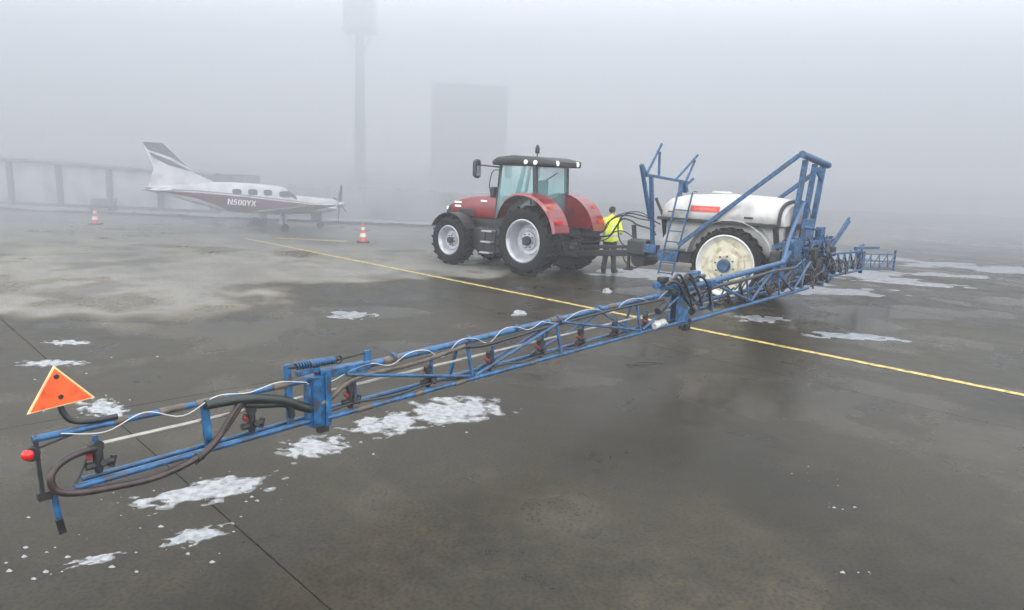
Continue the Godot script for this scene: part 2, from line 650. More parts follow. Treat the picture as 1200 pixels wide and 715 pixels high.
func build_snow() -> void:
	snow("snow_patch", "largest white snow patch below the middle of the blue boom", Vector2(-0.6, -7.76), Vector2(0.5, 0.38), 35, 1, 0.022, M.snow)
	snow("snow_patch", "ragged snow patch joining the largest patch at its left end", Vector2(-1.22, -7.28), Vector2(0.42, 0.27), 40, 2, 0.02, M.snow, 0.05)
	snow("snow_patch", "small snow patch on the wet concrete under the boom hinge", Vector2(-1.83, -6.52), Vector2(0.26, 0.24), 50, 3, 0.02, M.snow)
	snow("snow_patch", "long thin snow patch near the end of the boom", Vector2(-2.42, -5.52), Vector2(0.46, 0.2), 32, 14, 0.02, M.snow)
	snow("snow_patch", "narrow streak of snow over the slab joint nearest the camera", Vector2(-2.2, -4.78), Vector2(0.2, 0.11), 42, 5, 0.014, M.snow)
	snow("snow_patch", "low snow smear in the lower left corner below the boom end", Vector2(-2.70, -4.42), Vector2(0.14, 0.06), 30, 6, 0.012, M.snow)
	snow("snow_patch", "thin white snow patch just behind the orange triangle", Vector2(-5.92, -9.1), Vector2(0.34, 0.15), 5, 7, 0.014, M.snow)
	snow("snow_patch", "snow lying along the slab joint beside the triangle", Vector2(-4.33, -7.42), Vector2(0.36, 0.16), -40, 8, 0.016, M.snow)
	snow("snow_patch", "loose snow scraps by the joint further up the apron", Vector2(-6.4, -10.2), Vector2(0.34, 0.16), 0, 10, 0.012, M.snow, 0.2)
	snow("snow_patch", "flat wedge of dirty snow out on the apron beyond the boom", Vector2(-2.95, -13.0), Vector2(0.4, 0.36), -30, 11, 0.014, M.slush)
	snow("slush_patch", "large slushy white patch beyond the far end of the boom", Vector2(9.6, -22.2), Vector2(2.7, 1.5), -8, 12, 0.02, M.slush)
	snow("slush_patch", "slush streak to the right beyond the far boom end", Vector2(13.4, -22.6), Vector2(1.6, 0.5), -10, 13, 0.016, M.slush)
	snow("slush_patch", "slush strip right of the sprayer in the middle distance", Vector2(11.4, -20.2), Vector2(1.4, 0.5), -15, 20, 0.016, M.slush)
	snow("slush_patch", "slush patch right under the back of the sprayer", Vector2(7.6, -18.4), Vector2(2.0, 1.1), -5, 15, 0.016, M.slush)
	snow("slush_patch", "thin slush smear right of the sprayer wheel near the yellow line", Vector2(6.1, -12.6), Vector2(0.8, 0.3), -8, 16, 0.01, M.slush)
	snow("slush_patch", "small crumbly slush patch under the inner part of the boom", Vector2(4.9, -14.0), Vector2(0.55, 0.35), 0, 17, 0.02, M.slush, 0.1)
	snow("slush_patch", "pale slush on the ground behind the sprayer ladder", Vector2(4.4, -20.2), Vector2(2.6, 1.1), -10, 18, 0.012, M.slush)
	var more := [[16.5, -25.0, 3.2, 1.5, -25, 0.1, "broad slush streak at the right edge of the apron in the distance"], [11.0, -27.5, 4.2, 2.4, 8, 0.0, "wide slush area in the fog straight behind the far boom end"], [3.5, -26.5, 3.2, 1.3, 15, 0.1, "slush streak far behind the person and the drawbar"], [6.5, -34.0, 5.0, 2.6, -5, 0.0, "wide slush area far behind the white tank"]]
	for q in more:
		snow("slush_patch", q[6], Vector2(q[0], q[1]), Vector2(q[2], q[3]), q[4], 40 + int(q[0]), 0.02, M.slush, q[5])
	snow("snow_bank", "long low ridge of snow along the foot of the sheds", Vector2(-16.0, -37.1), Vector2(16.5, 0.9), -5, 19, 0.2, M.snow, -0.75, 0.16)
	# loose crumbs nobody could count
	var rng := RandomNumberGenerator.new()
	rng.seed = 77
	var s := surf()
	var spots := [[-2.6, -4.6, 0.75, 90], [-2.4, -5.5, 0.8, 70], [-1.6, -6.6, 0.6, 40], [-0.9, -7.5, 0.9, 70], [-4.3, -7.4, 0.7, 60], [-5.3, -9.0, 1.0, 60], [3.0, -6.3, 0.45, 14], [2.8, -5.65, 0.2, 10], [2.4, -4.55, 0.15, 10], [5.0, -6.6, 0.4, 3], [-3.3, -5.2, 0.5, 25]]
	for q in spots:
		for k in int(q[3] * 0.5):
			var a := rng.randf() * TAU
			var r: float = q[2] * sqrt(rng.randf())
			var p := Vector3(q[0] + cos(a) * r, 0, q[1] + sin(a) * r * 0.7)
			var sz := 0.004 + 0.018 * pow(rng.randf(), 3.0)
			var top := p + Vector3(0, sz * 0.8, 0)
			var ring := []
			for t in 6:
				var b := TAU * t / 6 + rng.randf() * 0.6
				ring.append(p + Vector3(cos(b) * sz * rng.randf_range(0.7, 1.9), -0.002, -sin(b) * sz * rng.randf_range(0.6, 1.1)))
			for t in 6:
				tri(s, top, ring[t], ring[(t + 1) % 6], 1)
	var o := part("snow_crumbs", s, M.snow, self)
	o.set_meta("kind", "stuff")
	o.set_meta("label", "loose white snow crumbs scattered over the concrete")
	o.set_meta("category", "snow")
	lump("snow_lump", "white lump of snow on the concrete beyond the boom", Vector3(0.14, 0, -13.5), Vector3(0.15, 0.09, 0.11), 3)
	lump("snow_lump", "small white lump of snow near the standing person's feet", Vector3(2.2, 0, -16.65), Vector3(0.12, 0.1, 0.1), 4)


func lump(called: String, label: String, at: Vector3, r: Vector3, seed_: int) -> void:
	grain.seed = seed_
	grain.frequency = 1.0
	var s := surf()
	var rings := []
	for i in 7:
		var t := PI * 0.5 * i / 6.0
		var ring := []
		for k in 12:
			var a := TAU * k / 12
			var d := Vector3(cos(a) * cos(t), sin(t), -sin(a) * cos(t))
			var f := 1.0 + 0.6 * grain.get_noise_3dv(d * 1.3)
			ring.append(at + Vector3(d.x * r.x, d.y * r.y - 0.004, d.z * r.z) * f)
		rings.append(ring)
	loft(s, rings, 1)
	var o := part(called, s, M.snow, self)
	o.set_meta("label", label)
	o.set_meta("category", "snow lump")


# ------------------------------------------------------------------ far things
func build_far() -> void:
	# a long row of low sheds behind the aeroplane: posts, wall panels, a roof edge that drops to the right
	var a := Vector3(-33.4, 0, -40.7)
	var b := Vector3(-16.0, 0, -38.57)
	var t := thing("shed_row", "long low row of pale sheds with dark posts behind the aeroplane", "shed", a, rad_to_deg(atan2(-(b - a).z, (b - a).x)))
	var L := a.distance_to(b)
	var bays := 6
	var deep := 5.0
	for i in bays + 1:
		var x := L * i / bays
		var h := 2.68 - 0.67 * i / bays
		pbeam("post", Vector3(x, 0, 0), Vector3(x, h - 0.02, 0), 0.26, 0.26, M.shed_post, t)
		if i < bays:
			var h2 := 2.68 - 0.67 * (i + 1) / bays
			var s := surf()
			var x0 := x + 0.14
			var x1 := L * (i + 1) / bays - 0.14
			plate(s, [Vector2(x0, 0.05), Vector2(x1, 0.05), Vector2(x1, h2 - 0.02), Vector2(x0, h - 0.02)], Transform3D(Basis(), Vector3(0, 0, -0.12)), 0.08)
			part("wall_panel", s, M.shed_wall, t)
			pbeam("bottom_rail", Vector3(x0, 0.16, -0.03), Vector3(x1, 0.16, -0.03), 0.08, 0.2, M.shed_post, t)
	var r := surf()
	beam(r, Vector3(-0.3, 2.76, 0.05), Vector3(L + 0.2, 2.08, 0.05), 0.3, 0.16)
	part("roof_edge", r, M.shed_roof, t)
	r = surf()
	quad(r, Vector3(-0.3, 2.83, -0.09), Vector3(L + 0.2, 2.15, -0.09), Vector3(L + 0.2, 2.09, -deep), Vector3(-0.3, 2.77, -deep))
	quad(r, Vector3(L + 0.2, 0, -deep), Vector3(-0.3, 0, -deep), Vector3(-0.3, 2.76, -deep), Vector3(L + 0.2, 2.08, -deep))
	quad(r, Vector3(L + 0.18, 0, -0.1), Vector3(L + 0.18, 0, -deep), Vector3(L + 0.18, 2.08, -deep), Vector3(L + 0.18, 2.08, -0.1))
	part("roof", r, M.shed_roof, t)
	# low grey wall right of the sheds
	a = Vector3(-15.5, 0, -38.8)
	b = Vector3(-0.6, 0, -37.6)
	t = thing("low_wall", "low grey panel wall standing in fog between the aeroplane and the tractor", "wall", a, rad_to_deg(atan2(-(b - a).z, (b - a).x)))
	L = a.distance_to(b)
	for i in 8:
		var x := L * i / 8
		pblock("wall_panel", Vector3(x + L / 16, 0.83, -0.1), Vector3(L / 8 - 0.1, 1.66, 0.2), M.panel_grey, t, 0.05)
		pbeam("post", Vector3(x, 0, -0.02), Vector3(x, 1.72, -0.02), 0.14, 0.3, M.panel_grey, t)
	# tall mast with a boxy head
	t = thing("light_mast", "tall pale mast with boxy head, faint in fog behind the aeroplane's nose", "mast", Vector3(-23.36, 0, -110))
	t.scale = Vector3.ONE * 1.28
	var s := surf()
	tube(s, [Vector3(0, 0, 0), Vector3(0, 6, 0), Vector3(0, 17.4, 0)], [0.72, 0.62, 0.5], 16)
	part("shaft", s, M.mast_paint, t)
	pblock("base_block", Vector3(0, 0.5, 0), Vector3(2.4, 1.0, 2.4), M.mast_paint, t)
	pblock("head", Vector3(0, 19.4, 0), Vector3(3.1, 3.7, 3.1), M.mast_paint, t, 0.1)
	pblock("platform", Vector3(0, 17.45, 0), Vector3(3.5, 0.16, 3.5), M.mast_paint, t)
	for k in [-1, 1]:
		pbeam("strut", Vector3(0.45 * k, 15.4, 0), Vector3(1.4 * k, 17.4, 0), 0.16, 0.16, M.mast_paint, t)
		for q in [-0.95, 0.0, 0.95]:
			pblock("floodlight", Vector3(q, 18.3, 1.58 * k), Vector3(0.6, 0.6, 0.12), M.fog_white, t)
	pbeam("lightning_rod", Vector3(0, 21.2, 0), Vector3(0, 22.4, 0), 0.12, 0.12, M.mast_paint, t)
	# a block of a building, almost lost in the fog
	t = thing("tower_block", "tall building block barely showing through fog above the tractor's hood", "building", Vector3(-9.7, 0, -148), 6)
	pblock("wall", Vector3(0, 9.8, -5), Vector3(15.0, 19.6, 10), M.far_wall, t, 0.01)
	pblock("roof", Vector3(0, 19.8, -5), Vector3(15.2, 0.4, 10.2), M.far_wall, t, 0.1)
	for f in 4:
		pblock("ledge", Vector3(0, 4.4 + f * 4.2, 0.02), Vector3(15.0, 0.3, 0.1), M.far_wall, t)


# ------------------------------------------------------------------ wheels
func wheel(parent: Node3D, at: Vector3, R: float, rim_r: float, w: float, side: float, lugs: int, tyre_m: Material, rim_m: Material, disc_m: Material, hub_m: Material, lug_h := 0.05, dish := 0.3, inset := 0.13) -> void:
	# side: -1 when the outer face looks to local -z
	var n := sub("wheel", parent, at)
	if side > 0:
		n.rotation_degrees.y = 180
	var I := Transform3D()
	var s := surf()
	var t := R - lug_h
	lathe(s, [Vector2(rim_r, w * 0.42), Vector2(rim_r + (t - rim_r) * 0.3, w * 0.5), Vector2(rim_r + (t - rim_r) * 0.65, w * 0.5), Vector2(t * 0.985, w * 0.44), Vector2(t, w * 0.3), Vector2(t, 0), Vector2(t, -w * 0.3), Vector2(t * 0.985, -w * 0.44), Vector2(rim_r + (t - rim_r) * 0.65, -w * 0.5), Vector2(rim_r + (t - rim_r) * 0.3, -w * 0.5), Vector2(rim_r, -w * 0.42), Vector2(rim_r - 0.03, 0)], I, 48, 1, true)
	for k in lugs:
		for f in [-1, 1]:
			var a0: float = TAU * (k + (0.25 if f > 0 else -0.25)) / lugs
			var pts := []
			for q in 4:
				var u := q / 3.0
				var a: float = a0 + u * 0.62 * TAU / lugs * 0.9
				var rr: float = R - lug_h * 0.5 - (0.03 * lug_h if q == 0 else 0.0) - (lug_h * 0.7 if q == 3 else 0.0)
				pts.append(Vector3(cos(a) * rr, sin(a) * rr, f * w * (0.02 + 0.46 * u)))
			for q in 3:
				var c: Vector3 = (pts[q] + pts[q + 1]) / 2
				beam(s, pts[q], pts[q + 1] + (pts[q + 1] - pts[q]).normalized() * 0.012, 0.055 * R / 0.92, lug_h * 1.15, Vector3(c.x, c.y, 0).normalized(), 0.18)
	part("tyre", s, tyre_m, n)
	s = surf()
	var zo := -w * 0.42
	lathe(s, [Vector2(rim_r + 0.012, zo + 0.03), Vector2(rim_r + 0.02, zo - 0.012), Vector2(rim_r - 0.01, zo - 0.02), Vector2(rim_r - inset * 0.35, zo + 0.02), Vector2(rim_r - inset * 0.55, zo + w * 0.12), Vector2(rim_r - inset * 0.78, zo + w * (0.14 + dish * 0.6)), Vector2(rim_r - inset, zo + w * (0.16 + dish))], I, 40, 1, false, true)
	part("rim", s, rim_m, n)
	s = surf()
	var zd := zo + w * (0.16 + dish)
	lathe(s, [Vector2(rim_r - inset + 0.005, zd + 0.004), Vector2(rim_r * 0.68, zd - 0.005), Vector2(rim_r * 0.64, zd - 0.035), Vector2(rim_r * 0.48, zd - 0.03), Vector2(rim_r * 0.42, zd - 0.075), Vector2(0.0, zd - 0.08)], I, 40, 1, false, true)
	part("wheel_disc", s, disc_m, n)
	for k in 8:
		var a := TAU * (k + 0.3) / 8
		disc("bolt", Vector3(cos(a) * rim_r * 0.33, sin(a) * rim_r * 0.33, zd - 0.09), Vector3.BACK, 0.02, 0.03, hub_m, n, 6)
	disc("hub", Vector3(0, 0, zd - 0.12), Vector3.BACK, rim_r * 0.22, 0.12, hub_m, n)


func rounded(x: float, w: float, y0: float, y1: float, c: float, z0 := 0.0, n := 4) -> Array:
	# a rounded rectangle across x; counter-clockwise seen from +x
	var out := []
	for q in [[1, 1, 0.0], [-1, 1, 90.0], [-1, -1, 180.0], [1, -1, 270.0]]:
		for k in n + 1:
			var a := deg_to_rad(q[2] + 90.0 * k / n)
			out.append(Vector3(x, (y1 - c if q[1] > 0 else y0 + c) + sin(a) * c, z0 - (q[0] * (w - c) + cos(a) * c)))
	return out


# ------------------------------------------------------------------ tractor
func build_tractor() -> void:
	var t := thing("tractor", "red farm tractor with black cab roof, hitched in front of the sprayer", "tractor", Vector3(0.98, 0, -19.98), 140)
	# wheels
	for k in [-1.0, 1.0]:
		wheel(t, Vector3(0, 0.915, 0.93 * k), 0.925, 0.56, 0.6, k, 20, M.rubber, M.rim_grey, M.rim_grey, M.trim_black, 0.055, 0.32)
		wheel(t, Vector3(2.86, 0.705, 0.86 * k), 0.715, 0.41, 0.5, k, 18, M.rubber, M.rim_grey, M.rim_grey, M.trim_black, 0.05, 0.2)
	# belly: axle, gearbox, engine block
	var s := surf()
	loft(s, [rounded(-0.45, 0.3, 0.62, 1.25, 0.08), rounded(0.3, 0.36, 0.5, 1.3, 0.08), rounded(1.2, 0.3, 0.5, 1.2, 0.08), rounded(2.2, 0.27, 0.52, 1.4, 0.08), rounded(3.3, 0.26, 0.6, 1.4, 0.06)], -1)
	part("transmission", s, M.dark_iron, t)
	s = surf()
	tube(s, [Vector3(0, 0.915, -0.72), Vector3(0, 0.915, -0.35), Vector3(0, 0.915, 0.35), Vector3(0, 0.915, 0.72)], [0.14, 0.22, 0.22, 0.14], 14)
	part("rear_axle", s, M.dark_iron, t)
	s = surf()
	beam(s, Vector3(2.86, 0.66, -0.68), Vector3(2.86, 0.66, 0.68), 0.24, 0.2)
	part("front_axle", s, M.dark_iron, t)
	# hood
	s = surf()
	loft(s, [rounded(1.42, 0.41, 1.36, 2.03, 0.1), rounded(1.9, 0.43, 1.34, 2.03, 0.11), rounded(2.5, 0.44, 1.33, 1.99, 0.13), rounded(3.0, 0.43, 1.34, 1.92, 0.15), rounded(3.3, 0.41, 1.38, 1.84, 0.16), rounded(3.44, 0.39, 1.4, 1.79, 0.15)], 1)
	part("hood", s, M.tractor_red, t)
	s = surf()
	loft(s, [rounded(3.38, 0.385, 1.2, 1.775, 0.14), rounded(3.6, 0.36, 1.2, 1.7, 0.14), rounded(3.74, 0.3, 1.24, 1.6, 0.1)], 1)
	part("grille", s, M.trim_black, t)
	s = surf()
	loft(s, [rounded(1.5, 0.36, 0.98, 1.37, 0.05), rounded(2.6, 0.38, 1.0, 1.36, 0.05), rounded(3.3, 0.37, 1.02, 1.42, 0.06), rounded(3.68, 0.33, 1.05, 1.5, 0.08), rounded(3.78, 0.26, 1.12, 1.5, 0.06)], 1)
	part("engine_cover", s, M.trim_black, t)
	for k in [-1, 1]:
		pblock("hood_vent", Vector3(2.75, 1.5, 0.44 * k), Vector3(0.62, 0.2, 0.03), M.trim_black, t)
		pblock("headlight", Vector3(3.62, 1.58, 0.29 * k), Vector3(0.16, 0.09, 0.1), M.fog_white, t)
		for j in [[3.14, 1.78, 0.3, 0.055], [3.14, 1.67, 0.26, 0.06], [2.1, 1.86, 0.24, 0.05]]:
			pblock("hood_decal", Vector3(j[0], j[1], 0.424 * k if j[0] > 3 else 0.431 * k), Vector3(j[2], j[3], 0.012), M.decal_white, t)
	pblock("front_weight", Vector3(3.95, 0.82, 0), Vector3(0.32, 0.4, 0.7), M.trim_black, t, 0.12)
	# front mudguards
	for k in [-1, 1]:
		s = surf()
		var rings := []
		for q in 9:
			var a := deg_to_rad(28 + 125.0 * q / 8)
			var ring := []
			for v in [[0.8, 0.22], [0.8, -0.22], [0.785, -0.22], [0.785, 0.22]]:
				ring.append(Vector3(2.86 + cos(a) * v[0], 0.705 + sin(a) * v[0], 0.88 * k + v[1]))
			rings.append(ring)
		loft(s, rings, -1)
		part("front_mudguard", s, M.trim_black, t)
		pbeam("mudguard_arm", Vector3(2.86, 0.75, 0.56 * k), Vector3(2.86, 1.46, 0.62 * k), 0.05, 0.05, M.trim_black, t)
	# rear fenders: an arched top, the wall below it and a lip
	for k in [-1, 1]:
		s = surf()
		var rings := []
		for q in 15:
			var a := deg_to_rad(12 + 142.0 * q / 14)
			var r := 1.19 + 0.03 * sin(PI * q / 14.0)
			var c := Vector3(0.12 - cos(a) * r, 0.95 + sin(a) * r * 1.0, 0)
			var inn := Vector3(0.12 - cos(a) * (r - 0.05), 0.95 + sin(a) * (r - 0.05), 0)
			var wide := 1.22 - (0.25 * step(8, 14, q))
			var ring := [c + Vector3(0, 0, 0.56 * k), c + Vector3(0, 0, (wide - 0.06) * k), inn + Vector3(0, -0.015, wide * k), inn + Vector3(0, -0.02, 0.58 * k)]
			if k < 0:
				ring.reverse()
			rings.append(ring)
		loft(s, rings, -1)
		part("rear_fender", s, M.tractor_red, t)
		s = surf()
		var out := [Vector2(1.05, 1.2), Vector2(-0.2, 1.2)]
		for q in 13:
			var a := deg_to_rad(150 - 128.0 * q / 12)
			out.append(Vector2(0.12 - cos(a) * 1.16, 0.95 + sin(a) * 1.16))
		out = out.slice(2)
		out.append(Vector2(-0.9, 1.25))
		out.append(Vector2(1.0, 1.25))
		plate(s, out, Transform3D(Basis(), Vector3(0, 0, 0.6 * k)), 0.04)
		part("fender_wall", s, M.tractor_red, t)
		pblock("tail_light", Vector3(-1.0, 1.45, 0.95 * k), Vector3(0.05, 0.09, 0.26), M.lamp_red, t)
		pblock("fender_lamp", Vector3(-0.72, 1.83, 0.98 * k), Vector3(0.08, 0.08, 0.14), M.amber, t)
	# cab
	var cab := sub("cab", t)
	s = surf()
	loft(s, [rounded(-0.05, 0.6, 1.15, 1.5, 0.05), rounded(0.9, 0.62, 1.15, 1.42, 0.05), rounded(1.5, 0.55, 1.2, 1.45, 0.05)], -1)
	part("cab_floor", s, M.trim_black, cab)
	for k in [-1, 1]:
		pbeam("pillar", Vector3(1.52, 1.4, 0.56 * k), Vector3(1.3, 2.9, 0.64 * k), 0.075, 0.075, M.trim_black, cab)
		pbeam("pillar", Vector3(-0.02, 1.4, 0.68 * k), Vector3(0.06, 2.9, 0.7 * k), 0.1, 0.12, M.trim_black, cab)
		s = surf()
		var at := Transform3D(Basis(), Vector3(0, 0, 0.64 * k))
		plate(s, [Vector2(0.06, 1.45), Vector2(1.46, 1.42), Vector2(1.28, 2.88), Vector2(0.12, 2.9)], at, 0.012)
		part("side_pane", s, M.cab_glass, cab)
		pbeam("door_handle", Vector3(0.2, 1.85, 0.66 * k), Vector3(0.2, 2.05, 0.66 * k), 0.03, 0.03, M.trim_black, cab)
	s = surf()
	plate(s, [Vector2(-0.52, 1.45), Vector2(0.52, 1.45), Vector2(0.6, 2.88), Vector2(-0.6, 2.88)], Transform3D(Basis(Vector3(0, 0, 1), Vector3(-0.14, 1, 0), Vector3(-1, 0, 0)), Vector3(1.72, 0, 0)), 0.012)
	part("windscreen", s, M.cab_glass, cab)
	s = surf()
	plate(s, [Vector2(-0.63, 1.5), Vector2(0.63, 1.5), Vector2(0.64, 2.88), Vector2(-0.64, 2.88)], Transform3D(Basis(Vector3(0, 0, 1), Vector3(0.04, 1, 0), Vector3(-1, 0, 0)), Vector3(-0.1, 0, 0)), 0.012)
	part("rear_pane", s, M.cab_glass, cab)
	pbeam("wiper", Vector3(-0.03, 2.72, 0.2), Vector3(-0.04, 2.5, -0.35), 0.02, 0.02, M.trim_black, cab)
	s = surf()
	loft(s, [rounded(-0.5, 0.5, 2.9, 2.99, 0.04), rounded(-0.42, 0.72, 2.86, 3.04, 0.07), rounded(0.1, 0.81, 2.86, 3.12, 0.1), rounded(0.8, 0.82, 2.87, 3.15, 0.1), rounded(1.35, 0.79, 2.87, 3.1, 0.09), rounded(1.58, 0.7, 2.88, 3.02, 0.06), rounded(1.64, 0.6, 2.9, 2.98, 0.03)], 1)
	part("roof", s, M.trim_black, cab)
	for k in [-1, 1]:
		for j in [[0.28, 2.97, 0.825], [-0.02, 2.96, 0.8]]:
			disc("work_light", Vector3(j[0], j[1], j[2] * k), Vector3(0, 0, 1), 0.06, 0.05, M.fog_white, cab, 12)
		disc("work_light", Vector3(-0.47, 2.95, 0.45 * k), Vector3(1, 0, 0), 0.07, 0.07, M.fog_white, cab, 12)
		disc("work_light", Vector3(1.62, 2.94, 0.5 * k), Vector3(1, 0, 0), 0.06, 0.07, M.fog_white, cab, 12)
	s = surf()
	loft(s, [rounded(0.45, 0.24, 1.75, 1.88, 0.05), rounded(0.95, 0.24, 1.75, 1.86, 0.05)], 1)
	loft(s, [rounded(0.3, 0.22, 1.8, 2.5, 0.06), rounded(0.44, 0.23, 1.8, 2.48, 0.06)], 1)
	block(s, Vector3(0.65, 1.6, 0), Vector3(0.3, 0.3, 0.3))
	part("seat", s, M.seat, cab)
	s = surf()
	tube(s, [Vector3(1.42, 1.45, 0), Vector3(1.18, 2.06, 0)], 0.05, 8)
	var ringpts := []
	for k in 17:
		var a := TAU * k / 16
		ringpts.append(Vector3(1.16, 2.08, 0) + Vector3(0.35, 0.9, 0).normalized().cross(Vector3.BACK) * cos(a) * 0.2 + Vector3.BACK * sin(a) * 0.2)
	tube(s, ringpts, 0.016, 6)
	part("steering_wheel", s, M.seat, cab)
	pblock("dashboard", Vector3(1.36, 1.75, 0), Vector3(0.22, 0.5, 0.44), M.seat, cab)
	pblock("armrest_console", Vector3(0.72, 1.95, 0.34), Vector3(0.5, 0.16, 0.14), M.seat, cab)
	# beacon
	s = surf()
	tube(s, [Vector3(0.52, 3.1, -0.05), Vector3(0.52, 3.24, -0.05)], 0.018, 8)
	part("beacon_stem", s, M.trim_black, t)
	s = surf()
	tube(s, [Vector3(0.52, 3.22, -0.05), Vector3(0.52, 3.25, -0.05), Vector3(0.52, 3.36, -0.05), Vector3(0.52, 3.43, -0.05), Vector3(0.52, 3.46, -0.05)], [0.05, 0.062, 0.06, 0.04, 0.01], 14)
	part("beacon", s, M.dark_iron, t)
	# mirrors
	for k in [-1, 1]:
		phose("mirror_arm", [Vector3(1.32, 2.82, 0.68 * k), Vector3(1.45, 2.84, 0.95 * k), Vector3(1.58, 2.86, 1.22 * k)], 0.02, M.trim_black, t)
		s = surf()
		loft(s, [rounded(1.545, 0.1, 2.52, 2.98, 0.06, 1.3 * k), rounded(1.58, 0.115, 2.5, 3.01, 0.08, 1.3 * k), rounded(1.66, 0.1, 2.53, 2.98, 0.08, 1.3 * k)], 1)
		part("mirror", s, M.trim_black, t)
		pblock("mirror_glass", Vector3(1.54, 2.75, 1.3 * k), Vector3(0.006, 0.38, 0.16), M.mirror_glass, t)
		phose("grab_rail", [Vector3(1.66, 2.0, 0.62 * k), Vector3(1.68, 2.35, 0.68 * k), Vector3(1.55, 2.7, 0.7 * k), Vector3(1.36, 2.74, 0.67 * k)], 0.014, M.trim_black, t)
	pblock("air_intake", Vector3(1.78, 2.12, -0.38), Vector3(0.14, 0.3, 0.14), M.trim_black, t, 0.2)
	s = surf()
	tube(s, [Vector3(1.72, 1.9, 0.6), Vector3(1.72, 2.1, 0.62), Vector3(1.6, 2.95, 0.76)], [0.08, 0.08, 0.055], 12)
	part("exhaust", s, M.dark_iron, t)
	# fuel tank and steps
	s = surf()
	loft(s, [rounded(1.05, 0.2, 0.45, 1.1, 0.08, -0.62), rounded(1.9, 0.22, 0.42, 1.16, 0.08, -0.62), rounded(2.16, 0.18, 0.5, 1.1, 0.08, -0.6)], 1)
	part("fuel_tank", s, M.trim_black, t)
	s = surf()
	loft(s, [rounded(1.05, 0.2, 0.45, 1.1, 0.08, 0.62), rounded(1.9, 0.22, 0.42, 1.16, 0.08, 0.62), rounded(2.1, 0.18, 0.5, 1.1, 0.08, 0.6)], 1)
	part("toolbox", s, M.trim_black, t)
	for j in [0.46, 0.76, 1.06]:
		pblock("step", Vector3(1.5 - (j - 0.46) * 0.1, j, -0.93), Vector3(0.38, 0.035, 0.2), M.rim_grey, t)
	for x in [1.3, 1.7]:
		pbeam("step_rail", Vector3(x, 0.42, -0.86), Vector3(x - 0.06, 1.15, -0.84), 0.03, 0.03, M.trim_black, t)
	# three-point linkage and hitch
	for k in [-1, 1]:
		pbeam("lower_link", Vector3(-0.3, 0.6, 0.3 * k), Vector3(-1.2, 0.62, 0.42 * k), 0.05, 0.09, M.dark_iron, t)
		pbeam("lift_rod", Vector3(-0.5, 1.15, 0.33 * k), Vector3(-0.85, 0.66, 0.4 * k), 0.045, 0.045, M.dark_iron, t)
	pbeam("top_link", Vector3(-0.4, 1.1, 0), Vector3(-1.1, 1.0, 0), 0.06, 0.06, M.dark_iron, t)
	pblock("hitch", Vector3(-0.72, 0.62, 0), Vector3(0.4, 0.2, 0.22), M.dark_iron, t)


# ------------------------------------------------------------------ aeroplane
const FUSE := [
	# x, top, bottom, half width
	[2.86, 1.22, 0.92, 0.16], [2.8, 1.27, 0.82, 0.33], [2.6, 1.31, 0.75, 0.42], [2.2, 1.345, 0.7, 0.48], [1.7, 1.385, 0.66, 0.53], [1.15, 1.43, 0.64, 0.58],
	[0.95, 1.47, 0.64, 0.6], [0.55, 1.74, 0.64, 0.63], [0.35, 1.82, 0.64, 0.64], [-0.3, 1.88, 0.65, 0.66], [-1.0, 1.92, 0.67, 0.66], [-1.6, 1.94, 0.71, 0.63],
	[-2.2, 1.93, 0.82, 0.55], [-3.0, 1.88, 1.04, 0.4], [-3.8, 1.8, 1.3, 0.24], [-4.5, 1.72, 1.47, 0.11], [-4.95, 1.67, 1.56, 0.04]]


func table(rows: Array, x: float, col: int) -> float:
	for i in rows.size() - 1:
		if x <= rows[i][0] and x >= rows[i + 1][0]:
			var t: float = (rows[i][0] - x) / (rows[i][0] - rows[i + 1][0])
			return lerpf(rows[i][col], rows[i + 1][col], t)
	return rows[0][col] if x > rows[0][0] else rows[-1][col]


func hull(x: float, a: float, side: float, off := 0.0) -> Vector3:
	# a: angle up from the waterline
	var top := table(FUSE, x, 1)
	var bot := table(FUSE, x, 2)
	var w := table(FUSE, x, 3)
	var c := (top + bot) / 2
	var h := (top - bot) / 2
	var ca := cos(a)
	var sa := sin(a)
	var z := pow(absf(ca), 0.8) * (w + off)
	return Vector3(x, c + signf(sa) * pow(absf(sa), 0.9) * (h + off), z * side)


func angle_at(x: float, y: float) -> float:
	var top := table(FUSE, x, 1)
	var bot := table(FUSE, x, 2)
	var c := (top + bot) / 2
	var h := (top - bot) / 2
	var v := clampf((y - c) / h, -1, 1)
	return asin(signf(v) * pow(absf(v), 1 / 0.9))


